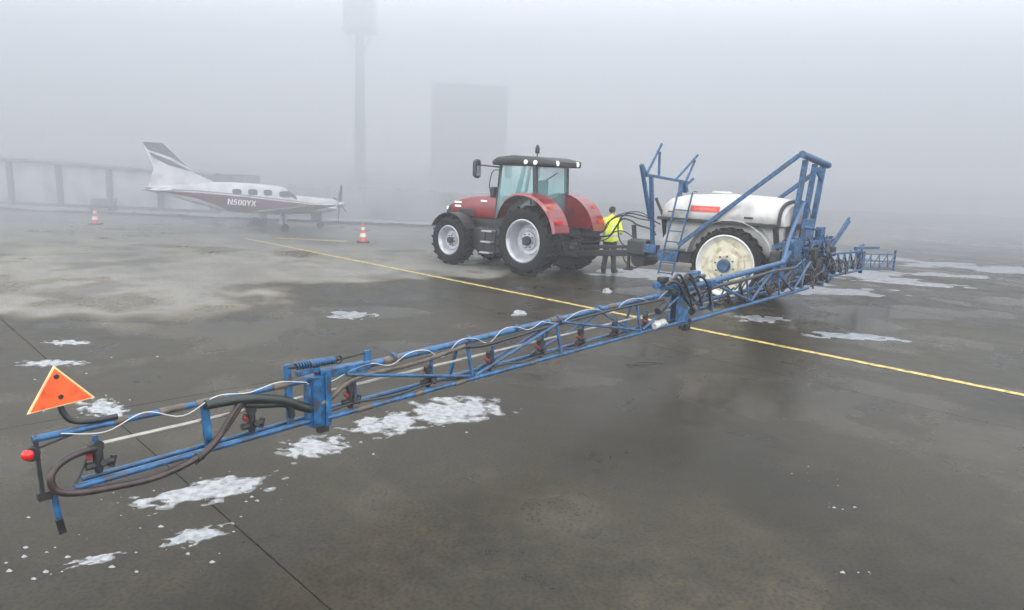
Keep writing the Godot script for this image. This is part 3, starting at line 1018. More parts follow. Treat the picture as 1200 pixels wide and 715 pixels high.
func build_plane() -> void:
	var t := thing("aeroplane", "white single-propeller aeroplane with maroon stripe and registration letters, parked by the sheds", "aeroplane", Vector3(-10.4, 0, -31.2), 32)
	var xs := []
	for i in 79:
		xs.append(2.86 - (2.86 + 4.95) * i / 78.0)
	var hi := [[2.86, 0.99], [2.0, 1.02], [1.0, 1.13], [0.0, 1.23], [-1.0, 1.34], [-2.0, 1.43], [-3.0, 1.5], [-4.2, 1.53], [-4.95, 1.6]]
	var lo := [[2.86, 0.99], [2.0, 1.0], [1.2, 0.9], [0.4, 0.6], [-1.6, 0.6], [-2.1, 0.92], [-3.0, 1.26], [-4.2, 1.5], [-4.95, 1.6]]
	var bands := [["upper_fuselage", "plane_white"], ["pinstripe", "plane_grey"], ["side_panel", "plane_white"], ["stripe", "maroon"], ["belly", "plane_white"]]
	for bi in bands.size():
		var s := surf()
		for side in [-1.0, 1.0]:
			for i in xs.size() - 1:
				var cols := []
				for x in [xs[i], xs[i + 1]]:
					var yh := table(hi, x, 1)
					var yl := table(lo, x, 1)
					var gap := 0.05 * step(2.4, 0.8, x)
					var edges := [PI / 2, angle_at(x, yh + gap * 1.8), angle_at(x, yh + gap), angle_at(x, yh), angle_at(x, yl), -PI / 2]
					var pts := []
					var n: int = [8, 1, 1, 6, 6][bi]
					for k in n + 1:
						pts.append(hull(x, lerpf(edges[bi], edges[bi + 1], float(k) / n), side))
					cols.append(pts)
				for k in cols[0].size() - 1:
					if side > 0:
						quad(s, cols[0][k], cols[1][k], cols[1][k + 1], cols[0][k + 1], 1)
					else:
						quad(s, cols[0][k], cols[0][k + 1], cols[1][k + 1], cols[1][k], 1)
		part(bands[bi][0], s, M[bands[bi][1]], t)
	# windows: cabin, cockpit side, windscreen
	for side in [-1.0, 1.0]:
		for w in [[-1.53, 0.36, 1.45, 1.68], [-0.91, 0.38, 1.44, 1.68], [-0.3, 0.36, 1.43, 1.67]]:
			patch("cabin_window", w[0] - w[1] / 2, w[0] + w[1] / 2, w[2], w[3], side, t)
		patch("cockpit_window", 0.16, 0.66, 1.36, 1.62, side, t)
	var s := surf()
	for side in [-1.0, 1.0]:
		for i in 4:
			for k in 4:
				var p := []
				for q in [[i, k], [i + 1, k], [i + 1, k + 1], [i, k + 1]]:
					var x: float = 0.92 - 0.36 * q[0] / 4.0
					p.append(hull(x, lerpf(PI / 2 - 0.06, 0.42, q[1] / 4.0), side, 0.006))
				if side > 0:
					quad(s, p[0], p[1], p[2], p[3], 1)
				else:
					quad(s, p[0], p[3], p[2], p[1], 1)
	part("windscreen", s, M.plane_window, t)
	# registration
	var tm := TextMesh.new()
	tm.text = "N500YX"
	var f := SystemFont.new()
	f.font_names = PackedStringArray(["Droid Sans"])
	f.font_weight = 700
	f.font_italic = true
	tm.font = f
	tm.font_size = 32
	tm.pixel_size = 0.0098
	tm.depth = 0.02
	for side in [-1.0, 1.0]:
		var o := MeshInstance3D.new()
		o.mesh = tm
		o.material_override = M.decal_white
		o.name = numbered(t, "registration")
		t.add_child(o, true)
		o.position = Vector3(-1.37, 1.13, 0.648 * side)
		o.rotation_degrees = Vector3(10, 0, -4) if side > 0 else Vector3(10, 180, 4)
	# wings with dihedral
	for side in [-1.0, 1.0]:
		s = surf()
		var rings := []
		for q in [[0.3, 0.95, 2.05, 0.72, 0.24], [0.7, 0.85, 1.9, 0.77, 0.22], [3.5, 0.8, 1.45, 1.05, 0.15], [6.3, 0.75, 1.0, 1.33, 0.09], [6.5, 0.6, 0.7, 1.36, 0.03]]:
			var ring := []
			for p in [[0.0, 0.0], [-0.03, 0.45], [-0.15, 0.62], [-0.4, 0.6], [-0.75, 0.3], [-1.0, 0.0], [-0.75, -0.2], [-0.4, -0.38], [-0.15, -0.4], [-0.03, -0.3]]:
				ring.append(Vector3(q[1] + p[0] * q[2], q[3] + p[1] * q[4], q[0] * side))
			if side < 0:
				ring.reverse()
			rings.append(ring)
		loft(s, rings, 1)
		part("wing", s, M.plane_white, t)
		# tailplane
		s = surf()
		rings = []
		for q in [[0.05, -3.75, 1.1, 1.62, 0.12], [2.05, -4.15, 0.75, 1.63, 0.07], [2.15, -4.3, 0.5, 1.63, 0.03]]:
			var ring := []
			for p in [[0.0, 0.0], [-0.15, 0.5], [-0.5, 0.45], [-1.0, 0.0], [-0.5, -0.45], [-0.15, -0.5]]:
				ring.append(Vector3(q[1] + p[0] * q[2], q[3] + p[1] * q[4], q[0] * side))
			if side < 0:
				ring.reverse()
			rings.append(ring)
		loft(s, rings, 1)
		part("tailplane", s, M.plane_white, t)
	# fin with two dark bands
	s = surf()
	plate(s, [Vector2(-4.87, 3.41), Vector2(-4.15, 3.4), Vector2(-3.05, 2.27), Vector2(-2.3, 1.93), Vector2(-3.0, 1.8), Vector2(-4.75, 1.68), Vector2(-4.5, 2.4)], Transform3D(), 0.09)
	part("fin", s, M.plane_white, t)
	for b in [[Vector2(-4.86, 3.4), Vector2(-4.16, 3.39), Vector2(-3.29, 2.5), Vector2(-3.86, 2.84), Vector2(-4.68, 3.11)], [Vector2(-4.65, 3.02), Vector2(-3.9, 2.75), Vector2(-3.1, 2.31), Vector2(-3.97, 2.54), Vector2(-4.5, 2.82)]]:
		s = surf()
		plate(s, b, Transform3D(), 0.1)
		part("fin_band", s, M.plane_grey, t)
	# spinner and four blades
	s = surf()
	tube(s, [Vector3(2.86, 1.06, 0), Vector3(2.95, 1.06, 0), Vector3(3.1, 1.06, 0), Vector3(3.2, 1.06, 0), Vector3(3.25, 1.06, 0)], [0.19, 0.18, 0.12, 0.06, 0.012], 16)
	part("spinner", s, M.chrome, t)
	for k in 4:
		s = surf()
		var a := deg_to_rad(90.0 * k + 16)
		var d := Vector3(0, cos(a), sin(a))
		var e := Vector3(0, -sin(a), cos(a))
		var rings := []
		for q in [[0.12, 0.12, 0.05, 50.0], [0.35, 0.2, 0.035, 38.0], [0.65, 0.19, 0.025, 26.0], [0.86, 0.12, 0.018, 20.0], [0.92, 0.05, 0.012, 20.0]]:
			var tw := deg_to_rad(q[3])
			var u := e * cos(tw) + Vector3.RIGHT * sin(tw)
			var v := u.cross(d)
			var c: Vector3 = Vector3(2.97, 1.06, 0) + d * q[0]
			rings.append([c + u * q[1] / 2, c + v * q[2] / 2, c - u * q[1] / 2, c - v * q[2] / 2])
		loft(s, rings, 1)
		part("propeller_blade", s, M.prop, t)
	pblock("exhaust_stack", Vector3(2.45, 0.92, 0.46), Vector3(0.4, 0.14, 0.16), M.chrome, t, 0.3)
	# landing gear
	for k in [-1.0, 1.0]:
		pbeam("gear_leg", Vector3(0, 0.8, 1.8 * k), Vector3(0, 0.22, 1.84 * k), 0.07, 0.07, M.plane_grey, t)
		pblock("gear_door", Vector3(0.02, 0.58, 1.72 * k), Vector3(0.3, 0.5, 0.02), M.plane_white, t)
		disc("main_wheel", Vector3(0.05, 0.175, 1.86 * k), Vector3.BACK, 0.175, 0.13, M.rubber, t)
	pbeam("nose_leg", Vector3(2.0, 0.8, 0), Vector3(2.05, 0.2, 0), 0.08, 0.08, M.plane_grey, t)
	disc("nose_wheel", Vector3(2.07, 0.155, 0), Vector3.BACK, 0.155, 0.1, M.rubber, t)
	pblock("nose_gear_door", Vector3(1.85, 0.55, 0.2), Vector3(0.45, 0.3, 0.02), M.plane_grey, t)


func patch(called: String, x0: float, x1: float, y0: float, y1: float, side: float, t: Node3D) -> void:
	var s := surf()
	var n := 4
	var pts := []
	for i in n + 1:
		var row := []
		for k in n + 1:
			# corners pulled in so that the window is rounded
			var u := i / float(n) * 2 - 1
			var v := k / float(n) * 2 - 1
			var x := lerpf(x0, x1, 0.5 + 0.5 * u * (1.0 - 0.16 * absf(v) * absf(v)))
			var y := lerpf(y0, y1, 0.5 + 0.5 * v * (1.0 - 0.16 * absf(u) * absf(u)))
			row.append(hull(x, angle_at(x, y), side, 0.006))
		pts.append(row)
	for i in n:
		for k in n:
			if side > 0:
				quad(s, pts[i][k], pts[i + 1][k], pts[i + 1][k + 1], pts[i][k + 1], 1)
			else:
				quad(s, pts[i][k], pts[i][k + 1], pts[i + 1][k + 1], pts[i + 1][k], 1)
	part(called, s, M.plane_window, t)


# ------------------------------------------------------------------ sprayer
const BX := -2.1   # the plane of the unfolded boom, behind the axle


func bp(z: float, y: float, dx := 0.0) -> Vector3:
	return Vector3(BX + dx, y, z)


func nozzle(parent: Node3D, z: float, y: float, dx := 0.0) -> void:
	# a dark valve body clamped to the spray pipe, with caps and a red diaphragm cap
	var s := surf()
	var c := bp(z, y, dx)
	tube(s, [c + Vector3(0.000, 0.120, 0.000), c + Vector3(0.000, 0.060, 0.000), c + Vector3(0.000, -0.036, 0.000), c + Vector3(0.000, -0.090, 0.000)], [0.018, 0.03, 0.032, 0.022], 8)
	block(s, c + Vector3(0.000, 0.084, 0.000), Vector3(0.05, 0.06, 0.06), 0.2)
	tube(s, [c + Vector3(0.000, -0.036, -0.072), c + Vector3(0.000, -0.036, 0.084)], 0.026, 8)
	tube(s, [c + Vector3(0.000, -0.072, 0.072), c + Vector3(0.000, -0.000, 0.090)], 0.02, 8)
	tube(s, [c + Vector3(-0.060, -0.012, 0.012), c + Vector3(0.060, -0.036, 0.024)], 0.022, 8)
	part("nozzle_body", s, M.black, parent)
	s = surf()
	tube(s, [c + Vector3(-0.054, 0.034, -0.066), c + Vector3(-0.024, 0.034, -0.060), c + Vector3(0.024, 0.036, -0.036)], [0.016, 0.02, 0.019], 10)
	part("nozzle_cap", s, M.red_cap, parent)


func build_sprayer() -> void:
	var t := thing("field_sprayer", "trailed field sprayer with white tank and long blue boom spread across the apron", "sprayer", Vector3(5.32, 0, -16.62), 139.5)
	sprayer_body(t)
	sprayer_front(t)
	sprayer_mast(t)
	boom_tip(t)
	boom_outer(t)
	boom_inner(t)
	boom_far(t)


func sprayer_body(t: Node3D) -> void:
	for k in [-1.0, 1.0]:
		wheel(t, Vector3(0, 0.82, 0.95 * k), 0.83, 0.66, 0.32, k, 26, M.rubber, M.rim_white, M.cream, M.blue, 0.04, 0.06, 0.075)
		pbeam("chassis_rail", Vector3(2.3, 0.86, 0.45 * k), Vector3(-1.5, 0.9, 0.45 * k), 0.12, 0.2, M.blue, t)
		# mudguard over the wheel
		var s := surf()
		var rings := []
		for q in 13:
			var a := deg_to_rad(8 + 160.0 * q / 12)
			var ring := []
			for v in [[1.0, -0.06], [1.0, 0.26], [0.985, 0.26], [0.985, -0.06]]:
				ring.append(Vector3(-cos(a) * v[0] * 1.04, 0.82 + sin(a) * v[0], 0.9 * k - k * v[1]))
			rings.append(ring)
		loft(s, rings, -1)
		part("mudguard", s, M.tank_grey, t)
	pbeam("axle", Vector3(0, 0.8, -0.8), Vector3(0, 0.8, 0.8), 0.16, 0.16, M.blue, t)
	for x in [2.2, 1.2, 0.6, -0.6, -1.4]:
		pbeam("cross_member", Vector3(x, 0.86, -0.4), Vector3(x, 0.86, 0.4), 0.1, 0.14, M.blue, t)
	for k in [-1, 1]:
		pbeam("tank_support", Vector3(1.75, 0.9, 0.5 * k), Vector3(1.7, 1.72, 0.86 * k), 0.08, 0.08, M.dark_iron, t)
		pbeam("tank_support", Vector3(-0.95, 0.9, 0.5 * k), Vector3(-0.95, 1.72, 0.86 * k), 0.1, 0.1, M.dark_iron, t)
	# tank: a rounded upper half over a ledge, a narrower lower half
	var s := surf()
	var rings := []
	var st := [[1.86, 0.55, 2.06], [1.82, 0.74, 2.16], [1.7, 0.86, 2.24], [1.4, 0.92, 2.31], [0.6, 0.94, 2.36], [-0.3, 0.94, 2.35], [-0.8, 0.92, 2.3], [-1.02, 0.86, 2.24], [-1.1, 0.78, 2.18]]
	for q in st:
		var ring := []
		for k in 15:
			var a := PI * k / 14
			var ca := cos(a)
			ring.append(Vector3(q[0], 1.74 + pow(sin(a), 0.62) * (q[2] - 1.74), signf(ca) * pow(absf(ca), 0.75) * q[1]))
		for k in 4:
			ring.append(Vector3(q[0], 1.74, lerpf(-q[1], q[1], (k + 1) / 5.0)))
		rings.append(ring)
	loft(s, rings, 1)
	var tank := part("tank", s, M.tank_white, t)
	s = surf()
	loft(s, [rounded(1.8, 0.68, 1.05, 1.72, 0.14), rounded(1.7, 0.74, 0.98, 1.735, 0.16), rounded(-0.85, 0.74, 1.0, 1.735, 0.2), rounded(-1.0, 0.66, 1.1, 1.72, 0.2)], 1)
	part("lower_tank", s, M.tank_grey, t)
	# ledge
	for k in [-1, 1]:
		pbeam("tank_ledge", Vector3(1.82, 1.75, 0.9 * k), Vector3(-1.02, 1.745, 0.9 * k), 0.1, 0.07, M.dark_iron, t)
	# strap over the rear end
	s = surf()
	var strap := []
	for k in 19:
		var a := PI * k / 18
		var ca := cos(a)
		strap.append(Vector3(-1.03, 1.74 + pow(sin(a), 0.62) * 0.52, signf(ca) * pow(absf(ca), 0.75) * 0.9))
	tube(s, strap, 0.04, 8)
	part("strap", s, M.dark_iron, tank)
	disc("lid", Vector3(0.75, 2.37, 0.1), Vector3.UP, 0.24, 0.07, M.tank_grey, tank)
	# red label, two small dark prints
	for k in [-1, 1]:
		tank_label("label", 1.0, 0.3, 1.95, 2.08, k, M.label_red, tank, 0.006)
		tank_label("label_print", 0.92, 0.38, 1.99, 2.04, k, M.label_pale, tank, 0.009)
		tank_label("small_print", -0.28, -0.48, 1.86, 1.9, k, M.dark_iron, tank, 0.006)
		tank_label("small_print", 1.55, 1.42, 1.9, 1.93, k, M.dark_iron, tank, 0.006)
	# ladder on the near side
	var lad := sub("ladder", t)
	var lo := Vector3(1.62, 0.46, -1.08)
	var up := Vector3(1.32, 2.34, -0.96)
	for k in [0.0, 0.36]:
		pbeam("rail", lo - Vector3(k, 0, 0), up - Vector3(k, 0, 0), 0.035, 0.035, M.blue, lad)
	for q in 7:
		var p := lo.lerp(up, 0.02 + 0.13 * q)
		pbeam("rung", p, p - Vector3(0.36, 0, 0), 0.06, 0.025, M.blue, lad)
	for k in [0.0, 0.36]:
		phose("hand_hoop", [up - Vector3(k, 0.02, 0), up + Vector3(-k, 0.02, 0.01), up + Vector3(-k - 0.02, 0.05, 0.05), up + Vector3(-k - 0.06, 0.04, 0.12)], 0.014, M.blue, lad)


func tank_label(called: String, x0: float, x1: float, y0: float, y1: float, k: float, m: Material, parent: Node3D, off: float) -> void:
	var s := surf()
	var n := 4
	for i in n:
		var y := [lerpf(y0, y1, float(i) / n), lerpf(y0, y1, float(i + 1) / n)]
		var z := []
		for v in y:
			var sa := pow(clampf((v - 1.74) / 0.615, 0.0, 1.0), 1 / 0.62)
			z.append((pow(sqrt(1 - sa * sa), 0.75) * 0.94 + off) * k)
		quad(s, Vector3(x0, y[0], z[0]), Vector3(x1, y[0], z[0]), Vector3(x1, y[1], z[1]), Vector3(x0, y[1], z[1]), 1)
	part(called, s, m, parent)


func sprayer_front(t: Node3D) -> void:
	# drawbar
	for k in [-1, 1]:
		pbeam("drawbar", Vector3(2.3, 0.84, 0.4 * k), Vector3(4.5, 0.62, -0.2 + 0.05 * k), 0.1, 0.14, M.dark_iron, t)
	pblock("towing_eye", Vector3(4.62, 0.6, -0.2), Vector3(0.3, 0.1, 0.14), M.dark_iron, t)
	pbeam("drive_shaft", Vector3(2.5, 0.95, 0.02), Vector3(4.7, 0.78, -0.18), 0.09, 0.09, M.black, t)
	pbeam("parking_jack", Vector3(2.95, 0.95, -0.24), Vector3(2.95, 0.38, -0.24), 0.07, 0.07, M.dark_iron, t)
	pblock("jack_foot", Vector3(2.95, 0.36, -0.24), Vector3(0.2, 0.03, 0.16), M.dark_iron, t)
	pblock("toolbox", Vector3(2.5, 0.97, -0.52), Vector3(0.5, 0.36, 0.3), M.green_black, t, 0.12)
	var s := surf()
	tube(s, [Vector3(2.62, 0.66, -0.35), Vector3(2.62, 0.66, 0.35)], 0.2, 16)
	block(s, Vector3(2.8, 0.95, 0.0), Vector3(0.4, 0.36, 0.36), 0.15)
	tube(s, [Vector3(2.9, 1.15, -0.1), Vector3(2.95, 1.48, -0.1)], 0.06, 10)
	part("pump", s, M.black, t)
	pblock("valve_block", Vector3(2.1, 0.98, -0.62), Vector3(0.34, 0.2, 0.2), M.blue, t)
	pblock("valve_block", Vector3(1.62, 0.86, -0.66), Vector3(0.5, 0.26, 0.16), M.blue, t)
	pblock("valve_block", Vector3(1.15, 0.84, -0.62), Vector3(0.3, 0.2, 0.16), M.black, t)
	# hoses arching over to the tractor
	var sets := [
		[0.022, [Vector3(2.2, 1.5, -0.35), Vector3(2.38, 1.62, -0.25), Vector3(2.72, 1.65, -0.2), Vector3(3.08, 1.71, -0.2), Vector3(3.36, 1.67, -0.2), Vector3(3.67, 1.49, -0.2), Vector3(3.85, 1.22, -0.2), Vector3(4.5, 1.12, -0.2), Vector3(5.15, 1.1, -0.2)]],
		[0.03, [Vector3(2.2, 1.3, -0.3), Vector3(2.42, 1.4, -0.1), Vector3(2.84, 1.49, -0.1), Vector3(3.06, 1.59, -0.1), Vector3(3.31, 1.6, -0.1), Vector3(3.5, 1.35, -0.1), Vector3(3.7, 1.14, -0.1), Vector3(4.3, 1.1, -0.1), Vector3(5.1, 1.05, -0.15)]],
		[0.024, [Vector3(2.2, 1.55, -0.1), Vector3(2.7, 1.7, 0.0), Vector3(3.2, 1.75, 0.0), Vector3(3.45, 1.55, 0.0), Vector3(3.45, 1.2, 0.0), Vector3(3.3, 0.95, 0.0), Vector3(2.9, 0.8, 0.05)]],
		[0.02, [Vector3(2.85, 1.15, -0.2), Vector3(3.1, 1.3, -0.25), Vector3(3.4, 1.28, -0.25), Vector3(3.7, 1.05, -0.22), Vector3(4.3, 0.92, -0.2), Vector3(5.1, 0.95, -0.2)]],
		[0.022, [Vector3(3.22, 0.95, -0.15), Vector3(3.15, 0.6, -0.15), Vector3(2.95, 0.42, -0.15), Vector3(2.75, 0.42, -0.15), Vector3(2.62, 0.6, -0.2)]],
		[0.016, [Vector3(2.2, 1.6, -0.3), Vector3(2.6, 1.8, -0.3), Vector3(3.0, 1.8, -0.28), Vector3(3.5, 1.62, -0.25), Vector3(3.75, 1.3, -0.2), Vector3(4.1, 1.2, -0.2), Vector3(5.1, 1.15, -0.1)]]]
	for q in sets:
		phose("hose", q[1], q[0] * 0.8, M.hose_black, t)
	# gantry that carries the folded boom: uprights, crossbar, forks
	var g := sub("boom_rest", t)
	var m: Material = M.blue
	for z in [-0.78, 0.72]:
		pbeam("upright", Vector3(2.08, 0.9, z * 0.75), Vector3(2.15, 2.68 - 0.06 * z, z), 0.09, 0.09, m, g)
		pbeam("brace", Vector3(1.98, 2.2, z), Vector3(1.42, 1.0, z * 0.8), 0.06, 0.06, M.dark_iron, g)
	pbeam("crossbar", Vector3(2.15, 2.73, -1.02), Vector3(2.15, 2.58, 1.12), 0.06, 0.06, m, g)
	for q in [[-1.0, 2.73, -0.38, 3.47], [-0.42, 2.69, -0.45, 3.28], [0.41, 2.63, 1.5, 3.29], [0.95, 2.59, 1.38, 3.15]]:
		pbeam("fork", Vector3(2.15, q[1], q[0]), Vector3(2.15, q[3], q[2]), 0.045, 0.05, m, g)
	pbeam("stay", Vector3(2.15, 2.95, -1.25), Vector3(2.1, 1.7, -0.78), 0.09, 0.07, m, g)
	pbeam("stay", Vector3(2.15, 2.95, -1.25), Vector3(2.15, 2.7, -1.0), 0.09, 0.07, m, g)
	pbeam("hook", Vector3(2.15, 2.6, 0.68), Vector3(2.15, 2.28, 0.66), 0.06, 0.06, m, g)
	pbeam("hook", Vector3(2.15, 2.56, 0.9), Vector3(2.15, 2.34, 1.0), 0.12, 0.1, m, g)
	pbeam("hook", Vector3(2.15, 2.5, 0.95), Vector3(2.15, 2.68, 1.35), 0.06, 0.06, m, g)


func sprayer_mast(t: Node3D) -> void:
	# lift mast, long lift arms, centre frame
	var n := sub("lift_mast", t)
	var m: Material = M.blue
	ptube("top_bar", Vector3(-1.3, 3.24, -0.72), Vector3(-1.3, 3.07, 0.98), 0.075, m, n, 12)
	for q in [[-0.42, 0.0], [0.18, 0.0], [0.72, 0.0]]:
		var y: float = 3.16 - 0.1 * (q[0] + 0.7)
		pbeam("post", Vector3(-1.28, y, q[0]), Vector3(-1.14, 1.3, q[0]), 0.085, 0.11, m, n)
	pbeam("post_tie", Vector3(-1.17, 1.75, -0.42), Vector3(-1.17, 1.72, 0.72), 0.08, 0.1, m, n)
	pbeam("gusset", Vector3(-1.28, 3.05, 0.18), Vector3(-1.26, 2.72, 0.72), 0.05, 0.06, m, n)
	for k in [[-1.0, 3.21, -0.78], [0.98, 3.07, 0.9]]:
		pbeam("lift_arm", Vector3(1.14, 1.17, k[0] * 1.1), Vector3(-1.26, k[1], k[2]), 0.07, 0.09, m, t)
	# a pale pipe curving from the near boom up to the mast
	phose("lift_stay", [Vector3(-2.12, 1.2, -3.6), Vector3(-2.02, 1.32, -3.1), Vector3(-1.82, 1.62, -2.4), Vector3(-1.62, 1.92, -1.55), Vector3(-1.42, 2.2, -0.7), Vector3(-1.32, 2.26, -0.4), Vector3(-1.24, 2.12, -0.25)], 0.032, m, t, 10)
	var c := sub("centre_frame", t)
	for y in [0.72, 1.12, 1.42]:
		pbeam("frame_bar", Vector3(-1.5, y, -1.7), Vector3(-1.5, y - 0.03, 1.2), 0.1, 0.1, M.blue, c)
	for z in [-1.65, -1.0, -0.4, 0.25, 0.8, 1.15]:
		pbeam("frame_post", Vector3(-1.5, 0.66, z), Vector3(-1.48, 1.5, z), 0.09, 0.09, M.blue, c)
	for z in [-0.9, 0.5]:
		pbeam("lift_link", Vector3(-0.95, 0.9, z), Vector3(-1.5, 1.15, z), 0.08, 0.1, M.blue, c)
		pbeam("lift_link", Vector3(-0.95, 1.3, z), Vector3(-1.5, 1.5, z), 0.08, 0.1, M.blue, c)
	pblock("head_plate", Vector3(-1.38, 1.66, -0.15), Vector3(0.1, 0.5, 0.5), M.blue, c)
	pblock("head_plate", Vector3(-1.42, 1.5, 0.55), Vector3(0.12, 0.44, 0.3), M.blue, c)
	pblock("head_plate", Vector3(-1.55, 1.28, -1.3), Vector3(0.14, 0.5, 0.42), M.blue, c)
	var rng := RandomNumberGenerator.new()
	rng.seed = 23
	# hydraulic rams, valve blocks and hoses hung in the frame
	for q in [[-1.5, 1.35, -0.9, -0.1], [-1.2, 1.0, 0.1, 0.9], [-1.75, 0.95, -1.9, -0.9], [-1.4, 1.75, -0.5, 0.5]]:
		var s := surf()
		tube(s, [Vector3(q[0], q[1], q[2]), Vector3(q[0], q[1] - 0.06, lerpf(q[2], q[3], 0.6))], 0.05, 10)
		tube(s, [Vector3(q[0], q[1] - 0.06, lerpf(q[2], q[3], 0.6)), Vector3(q[0], q[1] - 0.1, q[3])], 0.022, 8)
		part("ram", s, M.blue if q[1] > 1.3 else M.black, c)
	for k in 22:
		var p := Vector3(rng.randf_range(-1.78, -1.15), rng.randf_range(0.62, 1.25), rng.randf_range(-1.55, 1.0))
		pblock("valve", p, Vector3(rng.randf_range(0.1, 0.24), rng.randf_range(0.1, 0.26), rng.randf_range(0.12, 0.34)), M.black if k % 3 else M.dark_iron, c, 0.15)
	for k in 8:
		var z := -1.5 + 0.33 * k + rng.randf_range(-0.08, 0.08)
		var s := surf()
		var y := rng.randf_range(0.72, 0.84)
		tube(s, [Vector3(-1.68, y, z), Vector3(-1.7, y - rng.randf_range(0.12, 0.26), z + 0.03)], rng.randf_range(0.035, 0.06), 10)
		part("spray_valve", s, M.black, c)
	for k in 10:
		var z := rng.randf_range(-1.6, 0.8)
		var y := rng.randf_range(0.95, 1.6)
		pbeam("link_bar", Vector3(rng.randf_range(-1.8, -1.3), y, z), Vector3(rng.randf_range(-1.8, -1.3), y + rng.randf_range(-0.3, 0.3), z + rng.randf_range(0.25, 0.6)), 0.05, 0.06, M.blue, c)
	for k in 30:
		pblock("valve", Vector3(rng.randf_range(-1.85, -1.35), rng.randf_range(0.56, 0.92), rng.randf_range(-1.5, 0.95)), Vector3(rng.randf_range(0.06, 0.16), rng.randf_range(0.06, 0.2), rng.randf_range(0.06, 0.2)), M.black if k % 3 else M.blue, c, 0.2)
	for k in 14:
		var z := -1.7 + 0.2 * k
		var y := rng.randf_range(1.1, 1.5)
		ptube("stay_bar", Vector3(-1.62, y, z), Vector3(-1.58, y + rng.randf_range(-0.35, 0.35), z + rng.randf_range(-0.3, 0.35)), rng.randf_range(0.014, 0.024), M.blue, c, 6)
	for k in 40:
		var p := Vector3(rng.randf_range(-1.9, -1.3), rng.randf_range(0.62, 1.45), rng.randf_range(-1.7, 0.9))
		var pts := [p]
		for q in 4:
			p += Vector3(rng.randf_range(-0.1, 0.1), rng.randf_range(-0.16, 0.14), rng.randf_range(-0.12, 0.26))
			pts.append(Vector3(clampf(p.x, -1.95, -1.2), clampf(p.y, 0.55, 1.6), p.z))
		phose("hose", pts, rng.randf_range(0.01, 0.02), M.hose_black if k % 4 else M.hose, c, 6)


func truss_legs(parent: Node3D, z: float, y1: float, y0: float, m: Material) -> void:
	# a pair of legs from the top chord to the two bottom chords
	pbeam("upright", bp(z, y1), bp(z + 0.02, y0, -0.07), 0.032, 0.03, m, parent)
	pbeam("upright", bp(z - 0.12, y1 - 0.02), bp(z - 0.12, y0, 0.1), 0.03, 0.026, m, parent)


